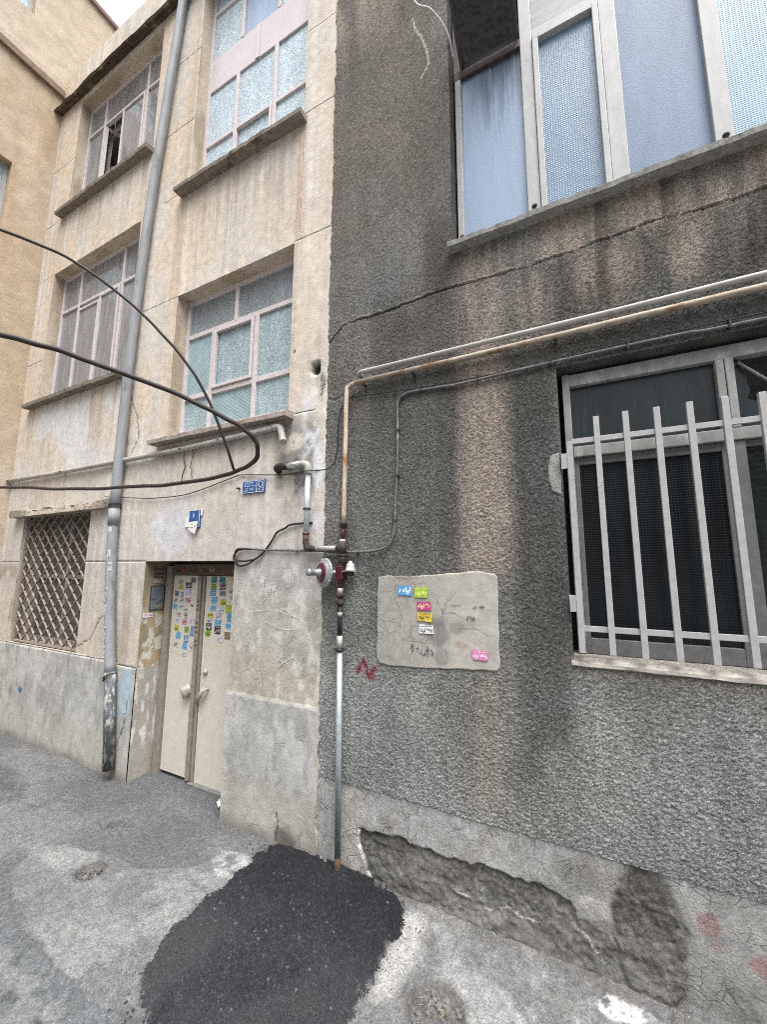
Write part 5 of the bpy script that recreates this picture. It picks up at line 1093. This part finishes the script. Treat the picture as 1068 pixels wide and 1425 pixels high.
reveal_sticker(.055, 1.50, .10, .045, WHT, RED, 'لوله ۷۷۵'); reveal_sticker(.13, 1.935, .09, .045, (.12, .09, .08), WHT, 'تخلیه'); reveal_sticker(.13, 1.885, .09, .04, (.10, .05, .06), WHT, 'چاه'); reveal_sticker(.13, 1.83, .09, .035, CRM, INK, '۸۸۴')
# chalk like scratches on the pier
mb = MB()
sc = [([(-2.33, 1.75), (-2.33, 1.83), (-2.315, 1.89)], .006), ([(-2.33, 1.75), (-2.29, 1.74), (-2.28, 1.79), (-2.255, 1.76), (-2.25, 1.80), (-2.215, 1.78), (-2.20, 1.83)], .006), ([(-2.30, 1.73), (-2.34, 1.69), (-2.40, 1.69), (-2.43, 1.72)], .005), ([(-2.19, 1.77), (-2.19, 1.86)], .005), ([(-2.17, 1.75), (-2.13, 1.77), (-2.14, 1.72), (-2.17, 1.70)], .005),
      ([(-2.02, 1.94), (-2.03, 1.84)], .006), ([(-2.12, 1.66), (-1.90, 1.56)], .004), ([(-2.45, 1.62), (-2.2, 1.64), (-2.0, 1.60)], .003), ([(-1.98, 1.75), (-1.97, 1.60), (-1.94, 1.52)], .004), ([(-2.3, 1.55), (-2.1, 1.5), (-1.95, 1.52)], .003), ([(-2.25, 1.45), (-2.2, 1.3), (-2.05, 1.25)], .003), ([(-2.5, 1.5), (-2.42, 1.4), (-2.45, 1.3)], .003), ([(-2.15, 1.22), (-2.0, 1.3), (-1.92, 1.22)], .004), ([(-2.35, 1.2), (-2.3, 1.05)], .004), ([(-2.1, 1.9), (-2.08, 1.82), (-2.05, 1.86)], .004)]
for pts, wd in sc: mb.stroke(spl2(pts, 5), wd * 1.25, BW - .0095)
finish(mb.build('scratched_marks', flat((.66, .64, .60), .9)), beige, BIN)

# ================================================================== ground
xs = np.concatenate([np.arange(-7.2, -4.3, .03), np.arange(-4.3, .7, .0105), np.arange(.7, 3.3, .04)]); ys = np.concatenate([np.arange(-6.2, -1.35, .06), np.arange(-1.35, .02, .0105), np.arange(.02, .5, .02)])
X, Yg = np.meshgrid(xs, ys, indexing='ij')
n1 = fbm(X * 1.3, Yg * 1.3, 501); n2 = fbm(X * 5, Yg * 5, 503); n3 = fbm(X * 14, Yg * 14, 505, 3)
c = np.broadcast_to(np.array([.100, .103, .108]), X.shape + (3,)).copy()
c = cmix(c, (.150, .151, .153), ss(.45, .7, n1) * .8); c = cmix(c, (.082, .082, .082), ss(.52, .75, n2) * .5)
wob = (fbm(X * 7, Yg * 7, 507, 5) - .5) * .16 + (fbm(X * 30, Yg * 30, 508, 3) - .5) * .05
conc = [(-2.34, -.235), (-2.2, -.20), (-2.08, -.24), (-2.05, -.5), (-2.05, -.9), (-1.95, -1.12), (-2.06, -1.22), (-2.54, -1.19), (-2.9, -1.17), (-3.4, -1.02), (-3.55, -.9), (-3.3, -.68), (-3.05, -.62), (-2.75, -.62), (-2.45, -.46)]
s1 = sdpoly(X + wob * .6, Yg + wob * .4, conc); mC = ss(-.006, .010, s1)
c = cmix(c, (.132, .135, .138), mC * .85); c = cmix(c, (.205, .206, .205), mC * ss(.42, .62, n2) * .6 * (.4 + .8 * ss(-3.0, -2.2, X))); c = cmix(c, (.215, .21, .20), mC * ss(.56, .74, n3) * .4)
c = cmix(c, (.33, .328, .32), blob(X, Yg, -2.22, -.32, .19, .12, 509, .8) * .8 * ss(.30, .5, n3)); c = cmix(c, (.24, .24, .236), blob(X, Yg, -3.3, -.78, .35, .12, 510, .5) * .6)
c = cmix(c, (.085, .085, .085), np.exp(-((s1 + .004) / .006) ** 2) * .35 * ss(.4, .6, n3))
ap = ss(-1.06, -1.03, X + wob * .4)                                             # light apron to the right of the patch
c = cmix(c, (.150, .152, .152), ap * .9); c = cmix(c, (.26, .26, .256), ap * ss(.48, .66, n2) * .75); c = cmix(c, (.115, .114, .11), ap * ss(.55, .72, fbm(X * 8 + 3, Yg * 8, 511)) * .65)
c = cmix(c, (.42, .41, .395), blob(X, Yg, -.95, -.35, .10, .35, 513, .5) * .5)
c = cmix(c, (.60, .595, .58), blob(X, Yg, .06, -.15, .13, .08, 515, 1.2) * .85 * ss(.45, .56, fbm(X * 22, Yg * 22, 514, 4))); c = cmix(c, (.58, .575, .56), blob(X, Yg, -.02, -.19, .08, .05, 516, 1.2) * .8 * ss(.42, .52, fbm(X * 22, Yg * 22, 514, 4)))
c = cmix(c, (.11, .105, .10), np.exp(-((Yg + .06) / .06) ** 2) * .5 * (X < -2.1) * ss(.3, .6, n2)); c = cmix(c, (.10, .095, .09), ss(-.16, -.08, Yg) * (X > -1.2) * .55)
slab = ss(-1.20, -1.215, Yg + wob * .25) * ss(-1.9, -2.05, X)
c = cmix(c, (.105, .114, .118), slab * .85)
c = cmix(c, (.05, .05, .05), blob(X, Yg, -5.5, -.55, .8, .25, 517, .8) * .6); c = cmix(c, (.06, .06, .06), blob(X, Yg, -4.6, -.55, .25, .12, 518, .9) * .5)
c = cmix(c, (.09, .088, .085), np.exp(-(segdist(X + wob * .3, Yg, [(-5.2, -.75), (-4.0, -.55), (-3.2, -.15), (-3.0, .1)]) / .012) ** 2) * .5)
Zg = (n1 - .5) * .02 + (n3 - .5) * .006 + (fbm(X * 40, Yg * 40, 519, 2) - .5) * .004 + mC * .010 + ap * .006 - slab * .012
Zg = Zg * ss(.1, -.1, Yg - .1) + .004
jn = np.minimum(np.minimum(segdist(X + wob * .1, Yg, [(-2.75, -1.22), (-2.40, -1.50)]), segdist(X + wob * .1, Yg, [(-2.28, -1.21), (-2.10, -1.55)])), segdist(X, Yg + wob * .1, [(-3.2, -1.345), (-1.9, -1.355)])); c = cmix(c, (.055, .056, .056), (1 - ss(.003, .010, jn)) * .7); Zg = Zg - .004 * (1 - ss(.003, .012, jn))
stones = [(-2.62, -1.33, .07), (-2.5, -1.30, .05), (-2.38, -1.36, .06), (-2.25, -1.30, .045), (-2.8, -1.30, .06), (-2.15, -1.36, .05)]
for sx, sy, sr in stones:
    d = np.hypot((X - sx) / 1.5, Yg - sy) / sr + (n3 - .5) * .4; k = 1 - ss(.75, 1.0, d); Zg = Zg + .003 * k; c = cmix(c, (.20, .205, .205), k * .45); c = cmix(c, (.09, .09, .09), np.exp(-((d - 1.02) / .12) ** 2) * .22)
# sunken service boxes
for hx, hy, hr, dp_ in ((-2.985, -.775, .088, .035), (-3.335, -.43, .060, .02), (-.70, -.55, .125, .03)):
    d = np.hypot(X - hx, Yg - hy) / hr + (n3 - .5) * .25
    Zg = Zg - dp_ * (1 - ss(.8, 1.05, d)) + .006 * np.exp(-((d - 1.25) / .18) ** 2); c = cmix(c, (.085, .08, .075), (1 - ss(.95, 1.25, d)) * .8)
crk = .55 * (1 - slab)
gnd = GM(); gnd.grid(np.stack([X, Yg, Zg], -1), np.concatenate([c, np.clip(crk, 0, 1)[..., None]], -1))
ground = tag(gnd.build('ground', M['ground']), None, None, None, 'structure'); ground['label'] = 'worn grey alley paving'
# far ground so the sheet reaches on past the alley
o = MB().box(-60, 60, -60, 60, -.22, -.13).build('ground', simple('distant_ground', (.17, .168, .165), .95, 0, .2, 3)); tag(o, None, None, None, 'structure')

# fresh asphalt patch
ap_poly = [(-2.09, -.02), (-2.0, .02), (-1.8, .03), (-1.43, .03), (-1.25, .0), (-1.12, -.06), (-1.02, -.12), (-.985, -.20), (-1.02, -.46), (-1.0, -.74), (-1.05, -1.1), (-1.4, -1.28), (-1.80, -1.17), (-2.01, -1.10), (-2.09, -1.03), (-2.15, -.80), (-2.15, -.55), (-2.13, -.30), (-2.13, -.10)]
xs = np.arange(-2.22, -.93, .0042); ys = np.arange(-1.34, .06, .0042); X, Yg = np.meshgrid(xs, ys, indexing='ij')
sd = sdpoly(X + (fbm(X * 14, Yg * 14, 531) - .5) * .085, Yg + (fbm(X * 14 + 5, Yg * 14, 533) - .5) * .085, ap_poly) + (vn(X * 70, Yg * 70, 535) - .5) * .014
keep = (sd[1:, 1:] > 0) & (sd[:-1, :-1] > 0) & (sd[1:, :-1] > 0) & (sd[:-1, 1:] > 0)
d1, d2, idv = worley(X * 72, Yg * 72, 537); e1, e2, ide = worley(X * 130, Yg * 130, 539)
stone = ss(.02, .34, d2 - d1); peb = stone * (.35 + .8 * idv) * .0085 + ss(0, .3, e2 - e1) * .003 * ide
Zg = .006 + .022 * ss(0, .10, sd) + (fbm(X * 4, Yg * 4, 541) - .5) * .014 + peb - .012 * (1 - ss(0, .012, sd))
base = np.array([.0195, .0208, .0245]); c = base * (.45 + .85 * stone * (.4 + 1.4 * idv ** 2) + .35 * ide)[..., None] * (.75 + .5 * fbm(X * 6, Yg * 6, 543))[..., None]
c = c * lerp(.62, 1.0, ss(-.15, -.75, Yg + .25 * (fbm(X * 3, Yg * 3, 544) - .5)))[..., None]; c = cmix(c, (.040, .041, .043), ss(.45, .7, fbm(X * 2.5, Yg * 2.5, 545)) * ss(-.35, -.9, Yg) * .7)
c = cmix(c, (.13, .13, .13), (idv > .992) * (d1 < .5) * .5)
c = cmix(c, (.16, .155, .15), (1 - ss(0, .05, sd)) * ss(.5, .65, fbm(X * 25, Yg * 25, 547)) * .7)
gp_ = GM(); gp_.grid(np.stack([X, Yg, Zg], -1), c, keep); tag(gp_.build('asphalt_patch', M['asphalt']), None, None, None, 'structure')['label'] = 'fresh black asphalt patch at the foot of the gas pipe'

# broken round service boxes
def chunk(r, seed):
    rr = random.Random(seed); v = []; n = 7
    for k in range(n): a = k / n * 6.2832; q = r * rr.uniform(.6, 1.1); v.append((q * math.cos(a), q * math.sin(a) * .7, -.3 * r))
    for k in range(n): a = k / n * 6.2832 + .2; q = r * rr.uniform(.4, .85); v.append((q * math.cos(a), q * math.sin(a) * .7, r * rr.uniform(.12, .40)))
    return v, [tuple(range(n))[::-1], tuple(range(n, 2 * n))] + [(k, (k + 1) % n, n + (k + 1) % n, n + k) for k in range(n)]
def service_box(x, y, r, label, nch, seed, rim=True):
    t = thing('service_box', label, 'service box', None, (x, y, 0)); inv = child_of(t); rr = random.Random(seed)
    mb = MB(); n = 48; v = []; f = []
    for k in range(n):
        a = k / n * 6.2832; w_ = 1 + .05 * math.sin(3 * a + seed) + .03 * math.sin(7 * a)
        for q, z in ((1.16, -.01), (1.14, .012), (1.04, .016), (.98, .010), (.97, -.03)): v.append((x + r * q * w_ * math.cos(a), y + r * q * w_ * math.sin(a), z + .003 * math.sin(5 * a + seed)))
    for k in range(n):
        for j in range(4): f.append((k * 5 + j, k * 5 + j + 1, (k + 1) % n * 5 + j + 1, (k + 1) % n * 5 + j))
    if rim: finish(MB().add(v, f, 0, True).build('rim', M['slab']), t, inv)
    mb = MB()
    for k in range(nch):
        a = rr.uniform(0, 6.28); q = r * .85 * math.sqrt(rr.random()); v, f = chunk(r * rr.uniform(.10, .26), seed * 31 + k)
        mb.add([(x + q * math.cos(a) + p_[0], y + q * math.sin(a) + p_[1], -.018 + p_[2] + rr.uniform(0, .01)) for p_ in v], f, 0 if rr.random() < .25 else 1)
    o = finish(mb.build('rubble_fill', [M['rubble'], M['slab']]), t, inv); o['kind'] = 'stuff'; return t
service_box(-2.985, -.775, .088, 'broken round service box filled with pale rubble in the light concrete', 26, 3)
service_box(-3.335, -.43, .058, 'smaller sunken round service box nearer the door', 9, 5)
t = service_box(-.70, -.56, .13, 'crumbled pavement hole with stones and litter at the bottom edge right of the asphalt', 34, 8, False)
inv = child_of(t); mb = MB()
for k in range(7):
    a = random.uniform(0, 3.1); x, y = -.74 + random.uniform(-.08, .09), -.53 + random.uniform(-.05, .06); L = random.uniform(.015, .035)
    mb.tube([(x, y, .012), (x + L * math.cos(a), y + L * math.sin(a), .016)], .0028, 5, k % 3)
finish(mb.build('litter_bits', [flat((.17, .17, .06)), flat((.19, .13, .10)), flat((.24, .23, .22))]), t, inv)['kind'] = 'stuff'
# crumpled white paper at the door
v = []; f = []
for i in range(7):
    for j in range(7):
        a, b = i / 6 - .5, j / 6 - .5; h = (float(fbm(i * .9, j * .9, 551)) - .35) * .06
        v.append((-2.79 + a * .06 + h * .3, .10 + b * .07, .03 + max(h, -.02) + .05 * abs(a)))
for i in range(6):
    for j in range(6): f.append((i * 7 + j, i * 7 + 7 + j, i * 7 + 8 + j, i * 7 + j + 1))
o = tag(MB().add(v, f).build('paper_scrap', M['paper']), 'crumpled white paper lying at the right foot of the door', 'litter'); q = o.modifiers.new('thick', 'SOLIDIFY'); q.thickness = .002
# scattered pale grit and chips
mb = MB(); rr = random.Random(12)
for k in range(150):
    if k < 18: x, y, zz = rr.uniform(-2.1, -1.05), rr.uniform(-1.1, -.03), .033
    elif k < 105: x, y, zz = rr.uniform(-1.0, .2), rr.uniform(-.7, -.12), .012
    else: x, y, zz = rr.uniform(-3.8, -2.2), rr.uniform(-1.1, -.1), .008
    v, f = chunk(rr.uniform(.002, .0065), k); a = rr.uniform(0, 6.28); ca, sa = math.cos(a), math.sin(a)
    mb.add([(x + p_[0] * ca - p_[1] * sa, y + p_[0] * sa + p_[1] * ca, zz + p_[2]) for p_ in v], f, 0 if rr.random() < .7 else 1)
for k in range(420):                                 # asphalt crumbs strewn round the edge of the patch
    i = rr.randrange(len(ap_poly)); (ax_, ay_), (bx_, by_) = ap_poly[i], ap_poly[(i + 1) % len(ap_poly)]; t_ = rr.random(); q = abs(rr.gauss(0, .05))
    x, y = ax_ + (bx_ - ax_) * t_, ay_ + (by_ - ay_) * t_; L_ = math.hypot(x + 1.55, y + .5); x += (x + 1.55) / L_ * q; y += (y + .5) / L_ * q
    if y > -.06: continue
    v, f = chunk(rr.uniform(.0025, .008), k + 500); a = rr.uniform(0, 6.28); ca, sa = math.cos(a), math.sin(a)
    mb.add([(x + p_[0] * ca - p_[1] * sa, y + p_[0] * sa + p_[1] * ca, .010 + p_[2]) for p_ in v], f, 2)
for x, y in ((-1.68, -.02), (-1.66, -.04), (-1.70, -.03)):
    v, f = chunk(.016, int(x * 1000)); mb.add([(x + p_[0], y + p_[1], .036 + p_[2]) for p_ in v], f)
tag(mb.build('grit', [M['rubble'], M['slab'], flat((.022, .023, .026), .7)]), 'scattered pale grit and stone chips on the paving', None, None, 'stuff')

bpy.data.objects.remove(_to)

# ================================================================== camera, sky, light
cam = bpy.data.cameras.new('camera'); co = link(bpy.data.objects.new('camera', cam)); S.camera = co
cam.sensor_fit = 'HORIZONTAL'; cam.sensor_width = 36; cam.lens = 36 * 550 / 1068; cam.clip_start = .05; cam.clip_end = 400
Rm = Matrix(((0.89442533, 0.05911557, 0.44329299), (0.44720256, -0.12627869, -0.88547364), (0.00363318, 0.99023181, -0.13938349)))
co.matrix_world = Matrix.Translation((0, -2.5, 1.975)) @ Rm.to_4x4()

EL, AZ = R_(66), R_(132)
w = bpy.data.worlds.new('World'); S.world = w; w.use_nodes = True; nt_ = w.node_tree; nt_.nodes.clear()
out = nt_.nodes.new('ShaderNodeOutputWorld'); bg = nt_.nodes.new('ShaderNodeBackground'); sky = nt_.nodes.new('ShaderNodeTexSky'); sky.sky_type = 'NISHITA'; sky.sun_disc = False
sky.sun_elevation = EL; sky.sun_rotation = AZ; sky.dust_density = 4; sky.air_density = 1.0
hs = nt_.nodes.new('ShaderNodeHueSaturation'); hs.inputs['Saturation'].default_value = .22
tc = nt_.nodes.new('ShaderNodeTexCoord'); sx = nt_.nodes.new('ShaderNodeSeparateXYZ'); mr = nt_.nodes.new('ShaderNodeMapRange')
mr.inputs[1].default_value = 0.25; mr.inputs[2].default_value = .80; mr.inputs[3].default_value = .12; mr.inputs[4].default_value = 2.6   # overcast, brighter overhead; low sky dimmed in place of an unseen building opposite
mx = nt_.nodes.new('ShaderNodeVectorMath'); mx.operation = 'SCALE'
L = nt_.links.new
L(sky.outputs[0], hs.inputs['Color']); L(tc.outputs['Generated'], sx.inputs[0]); L(sx.outputs[2], mr.inputs[0]); L(hs.outputs[0], mx.inputs[0]); L(mr.outputs[0], mx.inputs['Scale']); L(mx.outputs[0], bg.inputs[0]); L(bg.outputs[0], out.inputs[0])
bg.inputs[1].default_value = .15
sun = bpy.data.lights.new('sun', 'SUN'); sun.energy = .9; sun.angle = R_(40); sun.color = (1, .985, .965); so = link(bpy.data.objects.new('sun', sun))
d = Vector((math.sin(AZ) * math.cos(EL), math.cos(AZ) * math.cos(EL), math.sin(EL)))   # direction towards the sun
so.rotation_euler = d.to_track_quat('Z', 'Y').to_euler(); so.location = (0, -6, 12)
vs = S.view_settings; vs.view_transform = 'Standard'; vs.look = 'None'; vs.gamma = 1; vs.exposure = 0.74
S.cycles.max_bounces = 6; S.cycles.filter_width = 1.0; S.cycles.use_denoising = False; S.cycles.sample_clamp_indirect = 2.0; S.cycles.diffuse_bounces = 3
